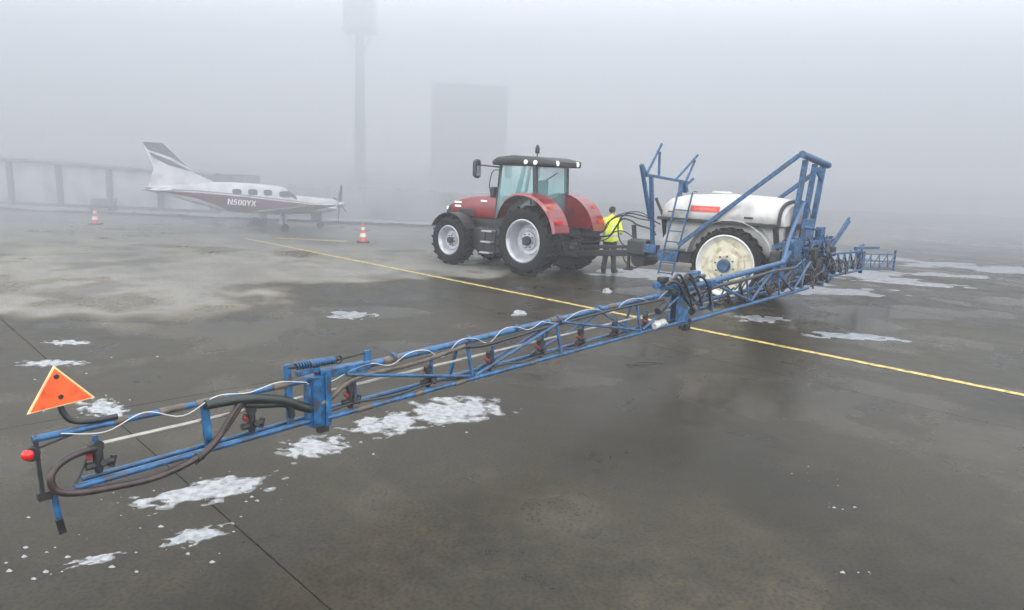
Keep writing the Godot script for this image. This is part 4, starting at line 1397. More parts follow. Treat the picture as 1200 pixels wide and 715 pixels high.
func boom_tip(t: Node3D) -> void:
	var n := sub("boom_end_section", t)
	var m: Material = M.blue
	ptube("top_tube", bp(-14.86, 1.01), bp(-13.0, 1.005), 0.021, m, n)
	ptube("bottom_tube", bp(-14.67, 0.665, -0.03), bp(-12.98, 0.69, -0.03), 0.021, m, n)
	ptube("bottom_tube", bp(-14.6, 0.67, 0.06), bp(-12.98, 0.69, 0.06), 0.016, m, n)
	ptube("spray_pipe", bp(-14.5, 0.88, 0.03), bp(-13.05, 0.87, 0.03), 0.0125, M.steel, n)
	for q in [[-14.14, -13.98], [-13.9, -13.7], [-13.32, -13.2], [-14.42, -14.34], [-13.6, -13.5]]:
		ptube("tape_wrap", bp(q[0], 1.01), bp(q[1], 1.01), 0.025, M.hose_brown, n)
	for q in [[-13.84, 1.0, 0.69], [-13.2, 1.16, 0.7]]:
		pbeam("upright", bp(q[0], q[1]), bp(q[0] + 0.02, q[2]), 0.055, 0.025, m, n)
	pbeam("end_post", bp(-14.845, 1.03), bp(-14.83, 0.66), 0.022, 0.022, M.dark_iron, n)
	pblock("end_clamp", bp(-14.82, 0.655), Vector3(0.04, 0.05, 0.075), M.dark_iron, n)
	pbeam("end_strut", bp(-14.84, 0.95), bp(-14.6, 1.0), 0.012, 0.012, M.dark_iron, n)
	# drop leg under the end
	pbeam("drop_leg", bp(-14.775, 0.66), bp(-14.755, 0.47), 0.034, 0.02, M.blue, n)
	pbeam("drop_leg_foot", bp(-14.757, 0.48), bp(-14.742, 0.39), 0.038, 0.026, M.rubber, n)
	# orange warning triangle on a bent black arm
	var b := Basis(Vector3(0, 0, 1), Vector3(0, 1, 0), Vector3(-1, 0, 0))
	var s := surf()
	var c := Vector2(-14.70, 1.255)
	var out := [Vector2(-14.875, 1.165), Vector2(-14.515, 1.19), Vector2(-14.722, 1.425)]
	plate(s, out, Transform3D(b, Vector3(BX, 0, 0)), 0.008)
	var tr := part("warning_triangle", s, M.orange_rim, n)
	tr.set_meta("label", "orange warning triangle with a pale edge")
	s = surf()
	plate(s, out.map(func(p): return c + (p - c) * 0.9), Transform3D(b, Vector3(BX - 0.006, 0, 0)), 0.006)
	part("triangle_face", s, M.orange, n)
	for q in [Vector2(-14.715, 1.36), Vector2(-14.70, 1.235)]:
		disc("bolt", Vector3(BX - 0.012, q.y, q.x), Vector3.RIGHT, 0.014, 0.012, M.dark_iron, n, 10)
	phose("triangle_arm", [bp(-14.70, 1.22, 0.02), bp(-14.69, 1.14, 0.02), bp(-14.65, 1.075, 0.01), bp(-14.56, 1.05, -0.005), bp(-14.4, 1.045, -0.01)], 0.018, M.black, n)
	# red lamp
	disc("lamp_housing", bp(-14.87, 0.93, -0.0), Vector3(1, 0, 0.25), 0.045, 0.05, M.black, n)
	s = surf()
	tube(s, [bp(-14.893, 0.93, -0.018), bp(-14.9, 0.93, -0.03), bp(-14.903, 0.93, -0.036)], [0.034, 0.03, 0.008], 16)
	part("lamp_lens", s, M.lamp_red, n)
	ptube("lamp_neck", bp(-14.85, 0.93, 0.01), bp(-14.895, 0.93, -0.02), 0.03, M.black, n)
	# big hose looping round the end
	phose("hose", [bp(-14.55, 0.872, 0.0), bp(-14.67, 0.868, -0.03), bp(-14.765, 0.83, -0.05), bp(-14.80, 0.765, -0.06), bp(-14.775, 0.69, -0.06), bp(-14.68, 0.645, -0.06), bp(-14.5, 0.618, -0.06), bp(-14.2, 0.6, -0.06), bp(-13.92, 0.66, -0.06), bp(-13.77, 0.76, -0.05), bp(-13.62, 0.9, -0.02), bp(-13.55, 0.97, 0.0)], 0.023, M.hose, n, 10)
	ptube("hose_clamp", bp(-13.93, 0.655, -0.06), bp(-13.9, 0.665, -0.06), 0.032, M.black, n)
	ptube("hose_clamp", bp(-14.57, 0.872, 0.0), bp(-14.53, 0.872, 0.0), 0.03, M.black, n)
	phose("hose", [bp(-14.55, 0.87, 0.02), bp(-14.62, 0.74, 0.0), bp(-14.66, 0.66, -0.02), bp(-14.5, 0.66, -0.03)], 0.008, M.hose_black, n)
	# dark hose bundle running into the hinge
	phose("hose", [bp(-13.85, 1.0, -0.03), bp(-13.6, 0.985, -0.03), bp(-13.42, 0.95, -0.03), bp(-13.25, 0.9, -0.03), bp(-13.1, 0.82, -0.03), bp(-12.98, 0.77, -0.03)], 0.036, M.green_black, n)
	phose("hose", [bp(-13.55, 0.93, 0.0), bp(-13.4, 0.9, -0.02), bp(-13.22, 0.86, -0.02), bp(-13.18, 0.76, -0.02)], 0.028, M.green_black, n)
	phose("hose", [bp(-13.6, 0.97, -0.04), bp(-13.7, 0.86, -0.05), bp(-13.8, 0.72, -0.05), bp(-13.95, 0.62, -0.05)], 0.02, M.hose, n)
	nozzle(n, -14.52, 0.8, 0.0)
	pbeam("nozzle_bracket", bp(-14.53, 0.95), bp(-14.53, 0.84), 0.03, 0.02, M.blue, n)
	nozzle(n, -13.5, 0.8, 0.0)
	pbeam("nozzle_bracket", bp(-13.5, 0.93), bp(-13.49, 0.7), 0.05, 0.03, m, n)
	# white cable sagging between ties
	cable(n, -14.72, -13.05, 1.02, 1.02, [0.0, -0.05, 0.02, -0.06, 0.025, 0.0, 0.03, -0.02])


func cable(n: Node3D, z0: float, z1: float, y0: float, y1: float, dip: Array) -> void:
	var pts := []
	var k := dip.size()
	for i in k:
		var u := float(i) / (k - 1)
		pts.append(bp(lerpf(z0, z1, u), lerpf(y0, y1, u) + dip[i], -0.032))
	phose("cable", pts, 0.0038, M.cable, n, 6)


func boom_outer(t: Node3D) -> void:
	var n := sub("boom_outer_section", t)
	var m: Material = M.blue
	# hinge
	pblock("hinge_box", bp(-12.95, 0.835, -0.01), Vector3(0.1, 0.4, 0.17), M.blue, n, 0.06)
	pblock("hinge_plate", bp(-12.99, 0.85, -0.066), Vector3(0.02, 0.37, 0.07), m, n)
	pblock("hinge_plate", bp(-12.89, 0.84, -0.066), Vector3(0.02, 0.42, 0.05), m, n)
	ptube("hinge_pin", bp(-12.94, 1.07), bp(-12.94, 0.6), 0.022, M.dark_iron, n)
	pblock("hinge_foot", bp(-12.91, 0.6, -0.02), Vector3(0.05, 0.06, 0.09), M.dark_iron, n)
	pbeam("hinge_bar", bp(-13.12, 1.075, 0.0), bp(-12.93, 1.08, 0.0), 0.05, 0.035, M.blue, n)
	pbeam("hinge_arm", bp(-12.93, 1.035, 0.0), bp(-12.45, 1.03, 0.0), 0.07, 0.075, M.blue, n)
	# spring and rod over the hinge
	var s := surf()
	var coil := []
	for k in 15 * 10 + 1:
		var u := k / 150.0
		var a := TAU * 15 * u
		coil.append(bp(lerpf(-13.13, -12.78, u), 1.135 + sin(a) * 0.026 - 0.01 * u, cos(a) * 0.026))
	tube(s, coil, 0.0085, 5)
	part("spring", s, M.blue, n)
	ptube("spring_core", bp(-13.2, 1.135), bp(-12.75, 1.125), 0.016, M.black, n)
	ptube("spring_sleeve", bp(-13.0, 1.13), bp(-12.8, 1.125), 0.03, m, n)
	ptube("rod", bp(-12.76, 1.12), bp(-12.44, 1.135), 0.009, M.dark_iron, n)
	s = surf()
	var ring := []
	for k in 13:
		var a := TAU * k / 12
		ring.append(bp(-12.74 + cos(a) * 0.03, 1.12 + sin(a) * 0.03))
	tube(s, ring, 0.007, 6)
	part("rod_eye", s, M.dark_iron, n)
	pbeam("rod_bracket", bp(-12.46, 1.15), bp(-12.46, 1.0), 0.06, 0.03, M.blue, n)
	# chords
	ptube("top_tube", bp(-12.9, 1.02), bp(-7.1, 1.13), 0.03, m, n)
	ptube("bottom_tube", bp(-12.9, 0.69, -0.06), bp(-7.0, 0.7, -0.06), 0.022, m, n)
	ptube("bottom_tube", bp(-12.9, 0.7, 0.1), bp(-7.0, 0.71, 0.1), 0.02, m, n)
	ptube("spray_pipe", bp(-12.8, 0.87, 0.03), bp(-7.3, 0.88, 0.03), 0.013, M.steel, n)
	for q in [[-12.62, -12.46, 0.69, -0.06], [-10.02, -9.8, 1.08, 0.0], [-12.0, -11.9, 0.69, -0.06], [-12.3, -12.1, 1.03, 0.0], [-8.9, -8.75, 1.1, 0.0], [-11.5, -11.38, 0.69, -0.06], [-10.4, -10.32, 0.69, -0.06]]:
		ptube("tape_wrap", bp(q[0], q[2], q[3]), bp(q[1], q[2], q[3]), 0.034 if q[2] > 1 else 0.026, M.hose_brown, n)
	var run := []
	for k in 25:
		run.append(bp(lerpf(-12.85, -7.2, k / 24.0), 0.735 + 0.014 * sin(k * 1.7) + 0.01 * sin(k * 3.1), -0.045))
	phose("hose", run, 0.011, M.hose_black, n, 6)
	# diagonals and legs
	for q in [[-12.7, 1.0, -11.3, 0.72], [-11.22, 0.71, -9.95, 1.05], [-9.88, 1.06, -8.2, 0.73], [-8.14, 0.73, -7.15, 1.1]]:
		ptube("diagonal", bp(q[0], q[1], -0.05), bp(q[2], q[3], -0.06), 0.016, m, n)
	for q in [[-11.0, 0.72, -9.95, 1.05], [-10.2, 0.72, -9.0, 1.06], [-9.0, 1.07, -8.3, 0.73]]:
		ptube("diagonal", bp(q[0], q[1], 0.1), bp(q[2], q[3], 0.0), 0.012, M.blue, n)
	for q in [[-11.29, 1.05], [-9.9, 1.07], [-8.24, 1.1]]:
		truss_legs(n, q[0], q[1], 0.71, m)
	# brown hose slung below the top tube
	phose("hose", [bp(-13.0, 0.8, -0.05), bp(-12.86, 0.84, -0.05), bp(-12.7, 0.93, -0.05), bp(-12.5, 0.96, -0.04), bp(-12.2, 0.955, -0.03), bp(-11.9, 0.965, -0.03), bp(-11.6, 0.99, -0.03), bp(-11.35, 1.02, -0.03)], 0.024, M.hose_brown, n)
	phose("hose", [bp(-11.35, 1.01, -0.03), bp(-11.1, 0.985, -0.035), bp(-10.7, 1.0, -0.035), bp(-10.3, 1.02, -0.03), bp(-10.0, 1.03, -0.03), bp(-9.4, 1.05, -0.03), bp(-8.5, 1.07, -0.03), bp(-7.6, 1.06, -0.03)], 0.018, M.hose_black, n)
	for z in [-12.63, -11.78, -10.96, -10.17, -9.43, -8.72, -8.0]:
		nozzle(n, z, 0.79, 0.0)
		pbeam("nozzle_bracket", bp(z + 0.04, 0.95), bp(z + 0.05, 0.72), 0.03, 0.018, M.blue, n)
	cable(n, -13.05, -10.2, 0.99, 1.07, [0.0, -0.03, 0.02, 0.035, -0.02, 0.045, 0.03, -0.07, 0.045, 0.03, -0.05, 0.05, 0.04, -0.02, 0.03])
	cable(n, -10.2, -7.2, 1.07, 1.12, [0.03, -0.03, 0.045, 0.03, -0.06, 0.05, 0.03, -0.06, 0.05, 0.0])
	for z in [-12.2, -11.29, -10.6, -9.9, -9.1, -8.24]:
		ptube("tie", bp(z, 1.035 + (z + 12.9) * 0.019), bp(z + 0.03, 1.035 + (z + 12.9) * 0.019), 0.037, M.blue, n)
	# canisters at the inner end
	disc("canister", bp(-7.74, 0.97, -0.08), Vector3(0.1, 0.3, 1), 0.05, 0.24, M.black, n)
	disc("canister", bp(-7.78, 0.76, -0.08), Vector3(0, 0.1, 1), 0.045, 0.26, M.cable, n)


func boom_inner(t: Node3D) -> void:
	var n := sub("boom_inner_section", t)
	var m: Material = M.blue
	# folding hinge: tall plates and a cluster of rams and hose ends on top
	pblock("hinge_plate", bp(-7.12, 0.9, -0.06), Vector3(0.03, 0.48, 0.3), M.blue, n)
	pblock("hinge_plate", bp(-7.05, 0.9, 0.1), Vector3(0.03, 0.5, 0.26), M.blue, n)
	ptube("hinge_pin", bp(-7.0, 1.24), bp(-7.0, 0.58), 0.035, M.dark_iron, n)
	pblock("hinge_foot", bp(-6.92, 0.6, -0.03), Vector3(0.08, 0.1, 0.12), M.black, n)
	pbeam("fold_link", bp(-7.6, 1.2), bp(-6.7, 1.22), 0.07, 0.06, M.blue, n)
	pbeam("fold_link", bp(-7.35, 1.08, 0.08), bp(-6.6, 1.28, 0.08), 0.05, 0.08, M.blue, n)
	var s := surf()
	tube(s, [bp(-7.7, 1.24, 0.05), bp(-7.2, 1.26, 0.05)], 0.05, 10)
	tube(s, [bp(-7.2, 1.26, 0.05), bp(-6.35, 1.27, 0.03)], 0.03, 10)
	part("fold_ram", s, M.blue, n)
	var rng := RandomNumberGenerator.new()
	rng.seed = 8
	for k in 9:
		pblock("fitting", bp(rng.randf_range(-7.65, -6.3), rng.randf_range(1.14, 1.33), rng.randf_range(-0.08, 0.12)), Vector3(0.1, rng.randf_range(0.06, 0.12), rng.randf_range(0.08, 0.18)), M.blue if k % 2 else M.black, n, 0.2)
	for k in 7:
		var z := rng.randf_range(-7.7, -6.6)
		phose("hose", [bp(z, 1.25, -0.05), bp(z + 0.15, rng.randf_range(1.28, 1.4), -0.08), bp(z + 0.4, rng.randf_range(1.0, 1.2), -0.1), bp(z + 0.7, rng.randf_range(0.8, 1.0), -0.04)], 0.018, M.hose_black if k % 3 else M.green_black, n)
	# chords
	ptube("top_tube", bp(-6.95, 1.14), bp(-3.4, 1.26), 0.045, m, n, 12)
	ptube("top_tube", bp(-3.4, 1.26), Vector3(-1.6, 1.3, -1.7), 0.045, m, n, 12)
	ptube("bottom_tube", bp(-6.95, 0.7, -0.1), bp(-2.0, 0.69, -0.02), 0.032, m, n)
	ptube("bottom_tube", bp(-6.95, 0.72, 0.2), bp(-2.0, 0.7, 0.25), 0.028, m, n)
	ptube("middle_tube", bp(-6.9, 0.92, -0.02), bp(-2.2, 0.9, 0.1), 0.022, m, n)
	ptube("spray_pipe", bp(-6.8, 0.84, 0.04), bp(-2.2, 0.84, 0.1), 0.014, M.steel, n)
	for q in [[-6.2, 1.14, -4.8, 0.74], [-4.76, 0.75, -4.0, 1.18], [-3.9, 1.2, -3.0, 0.74], [-2.9, 0.74, -2.2, 1.2]]:
		ptube("diagonal", bp(q[0], q[1], -0.06), bp(q[2], q[3], -0.08), 0.022, m, n)
	for q in [[-6.6, 0.74, -5.7, 1.16], [-5.6, 1.16, -4.95, 0.76], [-4.9, 0.9, -4.65, 1.18], [-4.5, 0.78, -3.6, 1.18], [-3.5, 1.2, -2.7, 0.76], [-3.4, 0.76, -2.4, 1.2]]:
		ptube("diagonal", bp(q[0], q[1], 0.18), bp(q[2], q[3], 0.02), 0.016, M.blue, n)
	for z in [-6.2, -4.9, -3.6, -2.5]:
		truss_legs(n, z, 1.16, 0.72, m)
	for z in [-6.6, -6.0, -5.45, -4.9, -4.3, -3.7, -3.1, -2.5]:
		nozzle(n, z, 0.8, 0.06)
	for k in 12:
		var z := -6.7 + 0.38 * k + rng.randf_range(-0.1, 0.1)
		phose("hose", [bp(z, rng.randf_range(0.85, 1.1), 0.0), bp(z + 0.2, rng.randf_range(0.72, 0.9), -0.03), bp(z + 0.5, rng.randf_range(0.74, 0.95), 0.04), bp(z + 0.8, rng.randf_range(0.85, 1.15), 0.05)], rng.randf_range(0.014, 0.024), M.hose_black if k % 3 else M.hose, n, 7)
	phose("hose", [bp(-6.8, 1.05, -0.06), bp(-6.0, 1.1, -0.06), bp(-5.0, 1.12, -0.07), bp(-4.0, 1.16, -0.07), bp(-3.0, 1.14, -0.05), Vector3(-1.75, 1.05, -1.9)], 0.03, M.hose_black, n)


func boom_far(t: Node3D) -> void:
	# the wing on the far side: a short inner truss, a hinge and a thin end
	var n := sub("far_boom_section", t)
	var m: Material = M.blue
	var at := func(z, y, dx): return Vector3(-1.66 + 0.03 * z + dx, y, z)
	for q in [[1.15, -0.05, 0.03], [0.66, -0.1, 0.028], [0.68, 0.14, 0.024], [0.9, 0.0, 0.02]]:
		ptube("chord", at.call(0.5, q[0], q[1]), at.call(3.2, q[0] - 0.1 if q[0] > 1 else q[0] - 0.06, q[1]), q[2], m, n)
	for k in 5:
		var z := 0.6 + 0.52 * k
		ptube("diagonal", at.call(z, 1.13, -0.05), at.call(z + 0.26, 0.66, -0.1), 0.018, m, n)
		ptube("diagonal", at.call(z + 0.26, 0.66, -0.1), at.call(z + 0.52, 1.1, -0.05), 0.018, m, n)
		phose("hose", [at.call(z, 1.0, -0.08), at.call(z + 0.2, 0.75, -0.1), at.call(z + 0.5, 0.8, -0.1), at.call(z + 0.6, 1.0, -0.06)], 0.02, M.hose_black, n, 7)
		nozzle(n, z + 0.3, 0.76, 0.45)
	pblock("hinge_plate", at.call(3.25, 0.82, -0.05), Vector3(0.12, 0.46, 0.22), m, n)
	pbeam("hinge_foot", at.call(3.3, 0.62, -0.05), at.call(3.3, 0.5, -0.05), 0.08, 0.08, M.black, n)
	pbeam("fold_link", at.call(2.7, 1.16, -0.02), at.call(4.2, 1.1, -0.2), 0.07, 0.06, m, n)
	pbeam("fold_link", at.call(3.0, 1.1, 0.05), at.call(3.5, 1.2, 0.0), 0.06, 0.06, m, n)
	# raised ram and stay above the far hinge
	for k in [0.0, 0.16]:
		pbeam("raised_stay", Vector3(-1.6, 1.26, 0.72 + k), Vector3(-1.76, 1.93 - k * 0.5, 1.36 + k * 0.4), 0.045, 0.055, M.blue, n)
	pblock("stay_foot", Vector3(-1.6, 1.18, 0.82), Vector3(0.16, 0.2, 0.26), M.black, n)
	var e := sub("far_boom_end", t)
	var bt := func(z, y, dx): return Vector3(-1.56 - 0.19 * (z - 3.25) + dx, y, z)
	for q in [[0.98, 0.0], [0.6, -0.04], [0.62, 0.1], [0.8, 0.03]]:
		ptube("chord", bt.call(3.3, q[0], q[1]), bt.call(5.2, q[0] - 0.1, q[1]), 0.015, m, e)
	for k in 4:
		var z := 3.4 + 0.45 * k
		pbeam("upright", bt.call(z, 0.95, 0.0), bt.call(z, 0.58, -0.03), 0.022, 0.022, m, e)
		ptube("diagonal", bt.call(z, 0.58, -0.03), bt.call(z + 0.45, 0.9, 0.0), 0.014, m, e)
	pbeam("end_post", bt.call(5.18, 1.0, 0.0), bt.call(5.18, 0.46, 0.0), 0.05, 0.05, m, e)


# ------------------------------------------------------------------ small things
func cone(at: Vector3, label: String) -> void:
	var t := thing("traffic_cone", label, "cone", at, 12, "cones round the parked aeroplane")
	pblock("base", Vector3(0, 0.025, 0), Vector3(0.46, 0.05, 0.46), M.rubber, t, 0.2)
	var hs := [[0.05, 0.2, "cone_orange"], [0.2, 0.34, "cone_white"], [0.34, 0.46, "cone_orange"], [0.46, 0.56, "cone_white"], [0.56, 0.7, "cone_orange"]]
	for h in hs:
		var s := surf()
		var grow := 0.0 if h[2] == "cone_orange" else 0.003
		var r0: float = 0.16 - 0.19 * h[0] + grow
		var r1: float = 0.16 - 0.19 * h[1] + grow
		tube(s, [Vector3(0, h[0], 0), Vector3(0, h[1], 0)], [r0, r1], 18)
		part("band", s, M[h[2]], t)


func build_small_things() -> void:
	cone(Vector3(-5.55, 0, -26.6), "orange and white cone on the apron right of the aeroplane's propeller")
	cone(Vector3(-17.5, 0, -30.3), "orange and white cone standing in front of the sheds")
	# low cart by the sheds
	var t := thing("luggage_cart", "small dark cart parked against the sheds", "cart", Vector3(-20.9, 0, -37.0), 10)
	pblock("bed", Vector3(0, 0.34, 0), Vector3(1.1, 0.12, 0.7), M.dark_iron, t)
	pblock("load", Vector3(-0.02, 0.58, 0), Vector3(0.96, 0.34, 0.56), M.shed_post, t)
	pbeam("handle", Vector3(0.52, 0.38, 0), Vector3(0.66, 0.8, 0), 0.04, 0.04, M.dark_iron, t)
	for k in [[-0.4, 0.3], [0.4, 0.3], [-0.4, -0.3], [0.4, -0.3]]:
		disc("wheel", Vector3(k[0], 0.14, k[1]), Vector3.BACK, 0.14, 0.07, M.rubber, t)
	t = thing("wheel_chock", "dark wedge-shaped block on the ground under the aeroplane's belly", "chock", Vector3(-11.45, 0, -32.1), 32)
	var s := surf()
	plate(s, [Vector2(-0.34, 0), Vector2(0.34, 0), Vector2(0.16, 0.36), Vector2(-0.12, 0.36)], Transform3D(), 0.3)
	part("wedge", s, M.rubber, t)
	pbeam("carry_grip", Vector3(-0.1, 0.39, 0), Vector3(0.12, 0.39, 0), 0.04, 0.04, M.rubber, t)
	# bent wires lying on the concrete
	t = thing("wire_scrap", "thin dark bent wire lying on the wet concrete below the boom", "wire", Vector3(1.86, 0, -10.05), 20)
	phose("wire", [Vector3(-0.24, 0.006, 0.1), Vector3(-0.05, 0.03, -0.04), Vector3(0.12, 0.02, -0.08), Vector3(0.3, 0.006, -0.05)], 0.006, M.hose_black, t, 6)
	phose("wire", [Vector3(-0.2, 0.006, -0.06), Vector3(0.0, 0.014, 0.03), Vector3(0.2, 0.02, 0.04), Vector3(0.38, 0.006, 0.0)], 0.006, M.hose_black, t, 6)


# ------------------------------------------------------------------ the person
func field(s: SurfaceTool, bones: Array, cell: float, soft: float) -> void:
	# bones: [a, b, radius at a, radius at b, linear colour]; meshed as surface nets
	var lo := Vector3.INF
	var hi := -Vector3.INF
	for b in bones:
		for k in 2:
			var r: float = b[2 + k] + cell * 3
			lo = lo.min(b[k] - Vector3.ONE * r)
			hi = hi.max(b[k] + Vector3.ONE * r)
	var n := Vector3i(((hi - lo) / cell).ceil()) + Vector3i.ONE
	var d := PackedFloat32Array()
	d.resize(n.x * n.y * n.z)
	d.fill(1.0)
	var who := PackedInt32Array()
	who.resize(n.x * n.y * n.z)
	var best := PackedFloat32Array()
	best.resize(n.x * n.y * n.z)
	best.fill(9.0)
	for bi in bones.size():
		var b: Array = bones[bi]
		var pa: Vector3 = b[0]
		var pb: Vector3 = b[1]
		var ra: float = b[2]
		var rb: float = b[3]
		var rr := maxf(ra, rb) + soft + cell * 2
		var l := Vector3i(((pa.min(pb) - Vector3.ONE * rr - lo) / cell).floor()).clamp(Vector3i.ZERO, n - Vector3i.ONE)
		var h := Vector3i(((pa.max(pb) + Vector3.ONE * rr - lo) / cell).ceil()).clamp(Vector3i.ZERO, n - Vector3i.ONE)
		var ab := pb - pa
		var ll := maxf(ab.length_squared(), 1e-9)
		for x in range(l.x, h.x + 1):
			for y in range(l.y, h.y + 1):
				for z in range(l.z, h.z + 1):
					var p := lo + Vector3(x, y, z) * cell
					var t := clampf((p - pa).dot(ab) / ll, 0, 1)
					var v := (p - pa - ab * t).length() - lerpf(ra, rb, t)
					var at := (x * n.y + y) * n.z + z
					if v < best[at]:
						best[at] = v
						who[at] = bi
					var o := d[at]
					var k := maxf(soft - absf(o - v), 0.0) / soft
					d[at] = minf(o, v) - k * k * soft * 0.25
	var vert := {}
	var hue := {}
	for x in n.x - 1:
		for y in n.y - 1:
			for z in n.z - 1:
				var at := (x * n.y + y) * n.z + z
				var c := [d[at], d[at + 1], d[at + n.z], d[at + n.z + 1], d[at + n.y * n.z], d[at + n.y * n.z + 1], d[at + n.y * n.z + n.z], d[at + n.y * n.z + n.z + 1]]
				var inside := 0
				for k in 8:
					if c[k] < 0:
						inside += 1
				if inside == 0 or inside == 8:
					continue
				var sum := Vector3.ZERO
				var cnt := 0
				for e in [[0, 1], [2, 3], [4, 5], [6, 7], [0, 2], [1, 3], [4, 6], [5, 7], [0, 4], [1, 5], [2, 6], [3, 7]]:
					var va: float = c[e[0]]
					var vb: float = c[e[1]]
					if (va < 0) != (vb < 0):
						var t := va / (va - vb)
						var qa := Vector3(e[0] >> 2, (e[0] >> 1) & 1, e[0] & 1)
						var qb := Vector3(e[1] >> 2, (e[1] >> 1) & 1, e[1] & 1)
						sum += qa.lerp(qb, t)
						cnt += 1
				var key := Vector3i(x, y, z)
				vert[key] = lo + (Vector3(x, y, z) + sum / cnt) * cell
				hue[key] = bones[who[at]][4]
	for key in vert:
		var x: int = key.x
		var y: int = key.y
		var z: int = key.z
		var at := (x * n.y + y) * n.z + z
		for ax in 3:
			var step_: int = [n.y * n.z, n.z, 1][ax]
			if (d[at] < 0) == (d[at + step_] < 0):
				continue
			var o1 := [Vector3i(0, 1, 0), Vector3i(0, 0, 1), Vector3i(1, 0, 0)][ax] as Vector3i
			var o2 := [Vector3i(0, 0, 1), Vector3i(1, 0, 0), Vector3i(0, 1, 0)][ax] as Vector3i
			var q := [key, key - o1, key - o1 - o2, key - o2]
			if not (vert.has(q[1]) and vert.has(q[2]) and vert.has(q[3])):
				continue
			var order := [0, 1, 2, 0, 2, 3] if d[at] < 0 else [0, 2, 1, 0, 3, 2]
			s.set_smooth_group(1)
			for k in [order[0], order[2], order[1], order[3], order[5], order[4]]:
				s.set_color(hue[q[k]])
				s.add_vertex(vert[q[k]])


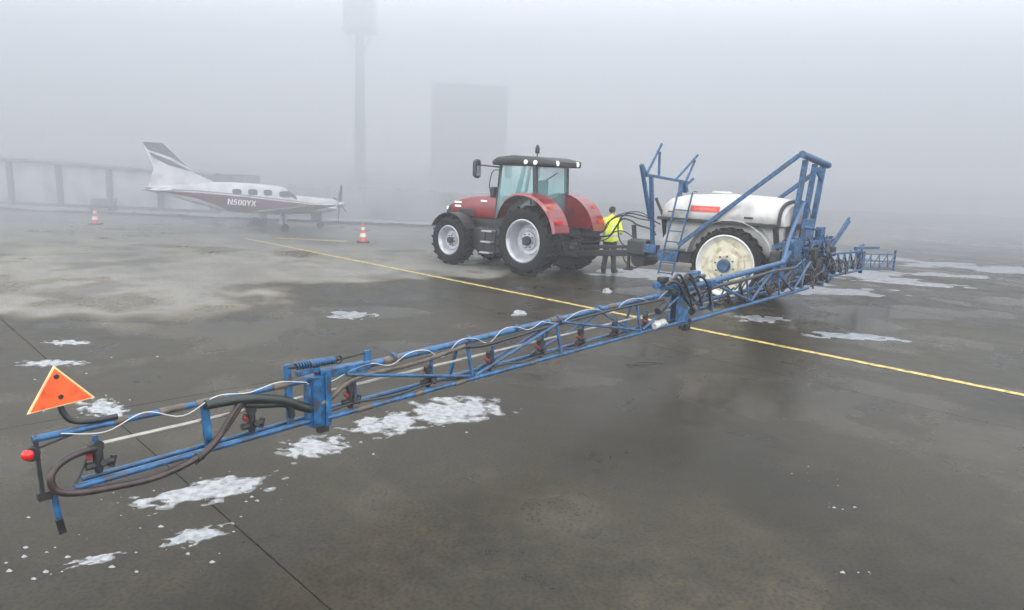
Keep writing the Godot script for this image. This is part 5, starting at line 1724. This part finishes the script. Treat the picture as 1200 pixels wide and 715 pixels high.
func build_person() -> void:
	# local x: where the person looks, y up, z the person's right
	var t := thing("person", "person in bright yellow jacket, dark trousers and dark cap between tractor and sprayer", "person", Vector3(2.68, 0, -20.3), 62)
	var hv := Color(0.62, 0.72, 0.03)
	var band := Color(0.42, 0.43, 0.42)
	var trouser := Color(0.022, 0.024, 0.028)
	var boot := Color(0.012, 0.012, 0.012)
	var skin := Color(0.46, 0.27, 0.19)
	var hair := Color(0.03, 0.025, 0.02)
	var V := func(x, y, z): return Vector3(x, y, z)
	var s := surf()
	var b := []
	for k in [-1, 1]:
		var fwd: float = 0.05 * k
		b.append([V.call(fwd, 0.06, 0.13 * k), V.call(fwd + 0.17, 0.045, 0.16 * k), 0.055, 0.045, boot])
		b.append([V.call(fwd - 0.02, 0.05, 0.13 * k), V.call(fwd, 0.14, 0.128 * k), 0.05, 0.062, boot])
		b.append([V.call(fwd, 0.14, 0.128 * k), V.call(0.02, 0.52, 0.115 * k), 0.066, 0.08, trouser])
		b.append([V.call(0.02, 0.52, 0.115 * k), V.call(0.0, 0.92, 0.095 * k), 0.08, 0.108, trouser])
	b.append([V.call(0, 0.93, -0.07), V.call(0, 0.93, 0.07), 0.12, 0.12, trouser])
	b.append([V.call(0, 0.97, -0.08), V.call(0, 0.97, 0.08), 0.138, 0.138, hv])
	b.append([V.call(0.0, 1.05, -0.085), V.call(0.0, 1.05, 0.085), 0.138, 0.138, band])
	b.append([V.call(0.005, 1.13, -0.085), V.call(0.005, 1.13, 0.085), 0.14, 0.14, hv])
	b.append([V.call(0.01, 1.22, -0.095), V.call(0.01, 1.22, 0.095), 0.14, 0.14, hv])
	b.append([V.call(0.015, 1.37, -0.12), V.call(0.015, 1.37, 0.12), 0.128, 0.128, hv])
	b.append([V.call(0.015, 1.48, -0.1), V.call(0.015, 1.48, 0.1), 0.085, 0.085, hv])
	b.append([V.call(0.015, 1.5, 0), V.call(0.03, 1.58, 0), 0.07, 0.062, hv])
	b.append([V.call(0.03, 1.55, 0), V.call(0.045, 1.66, 0), 0.056, 0.056, skin])
	# arms: the left reaches down and out to the linkage, the right is bent forward
	b.append([V.call(0.015, 1.46, -0.2), V.call(0.04, 1.22, -0.33), 0.078, 0.066, hv])
	b.append([V.call(0.04, 1.22, -0.33), V.call(0.19, 1.05, -0.42), 0.064, 0.05, hv])
	b.append([V.call(0.015, 1.46, 0.2), V.call(0.03, 1.2, 0.27), 0.078, 0.066, hv])
	b.append([V.call(0.03, 1.2, 0.27), V.call(0.27, 1.14, 0.2), 0.064, 0.05, hv])
	field(s, b, 0.022, 0.05)
	# head
	var h := [
		[V.call(0.045, 1.64, 0), V.call(0.055, 1.70, 0), 0.062, 0.07, skin],
		[V.call(0.02, 1.755, 0), V.call(0.06, 1.755, 0), 0.082, 0.078, hair],
		[V.call(0.07, 1.70, 0), V.call(0.085, 1.655, 0), 0.062, 0.042, skin],
		[V.call(0.09, 1.75, 0), V.call(0.1, 1.73, 0), 0.058, 0.056, skin],
		[V.call(0.15, 1.735, 0), V.call(0.168, 1.70, 0), 0.012, 0.017, skin],
		[V.call(0.138, 1.672, -0.02), V.call(0.138, 1.672, 0.02), 0.012, 0.012, Color(0.36, 0.15, 0.12)],
		[V.call(0.146, 1.745, -0.032), V.call(0.147, 1.745, -0.03), 0.013, 0.013, Color(0.05, 0.04, 0.04)],
		[V.call(0.146, 1.745, 0.032), V.call(0.147, 1.745, 0.03), 0.013, 0.013, Color(0.05, 0.04, 0.04)],
		[V.call(0.035, 1.755, -0.084), V.call(0.035, 1.71, -0.08), 0.018, 0.013, skin],
		[V.call(0.035, 1.755, 0.084), V.call(0.035, 1.71, 0.08), 0.018, 0.013, skin]]
	field(s, h, 0.009, 0.02)
	# hands
	for k in [[V.call(0.19, 1.05, -0.42), V.call(0.62, -0.6, -0.35), -1.0], [V.call(0.27, 1.14, 0.2), V.call(0.95, -0.15, -0.2), 1.0]]:
		var w: Vector3 = k[0]
		var dir: Vector3 = k[1].normalized()
		var out: Vector3 = dir.cross(Vector3.UP).normalized()
		var down := out.cross(dir).normalized() * -1.0
		var hand := [[w - dir * 0.02, w + dir * 0.05, 0.032, 0.03, skin]]
		for f in 4:
			var o := out * ((f - 1.5) * 0.021)
			var l: float = [0.07, 0.08, 0.075, 0.058][f]
			var p0 := w + dir * 0.045 + o * 0.8
			var p1 := w + dir * 0.085 + o
			var p2 := p1 + dir * l * 0.4 + down * l * 0.35
			var p3 := p2 + down * l * 0.5 - dir * 0.005
			hand.append([p0, p1, 0.014, 0.0105, skin])
			hand.append([p1, p2, 0.0105, 0.0095, skin])
			hand.append([p2, p3, 0.0095, 0.008, skin])
		var th := out * (-0.03)
		hand.append([w + dir * 0.015 + th * 0.6, w + dir * 0.05 + th * 1.5 + down * 0.01, 0.015, 0.012, skin])
		hand.append([w + dir * 0.05 + th * 1.5 + down * 0.01, w + dir * 0.085 + th * 1.3 + down * 0.03, 0.012, 0.009, skin])
		field(s, hand, 0.0065, 0.008)
	part("body", s, M.clothes, t)
	# cap
	s = surf()
	var rings := []
	for i in 7:
		var a := PI * 0.5 * i / 6.0
		var ring := []
		for q in 18:
			var c := TAU * q / 18
			ring.append(Vector3(0.045 + cos(c) * 0.108 * cos(a), 1.765 + 0.098 * sin(a), -sin(c) * 0.092 * cos(a)))
		rings.append(ring)
	loft(s, rings, 1)
	part("cap", s, M.cap, t)
	s = surf()
	plate(s, [Vector2(0.0, -0.075), Vector2(0.05, -0.065), Vector2(0.085, -0.03), Vector2(0.09, 0.0), Vector2(0.085, 0.03), Vector2(0.05, 0.065), Vector2(0.0, 0.075)], Transform3D(Basis(Vector3(1, -0.15, 0), Vector3(0, 0, -1), Vector3(0.15, 1, 0)), Vector3(0.125, 1.772, 0)), 0.008)
	part("cap_peak", s, M.cap, t)
	# reflective braces of the jacket
	for k in [-1, 1]:
		s = surf()
		tube(s, curve([Vector3(0.145, 1.12, 0.1 * k), Vector3(0.14, 1.35, 0.1 * k), Vector3(0.06, 1.56, 0.09 * k), Vector3(-0.06, 1.5, 0.09 * k), Vector3(-0.118, 1.35, 0.1 * k), Vector3(-0.138, 1.12, 0.1 * k)]), 0.016, 6)
		part("reflective_strip", s, M.decal_white, t)
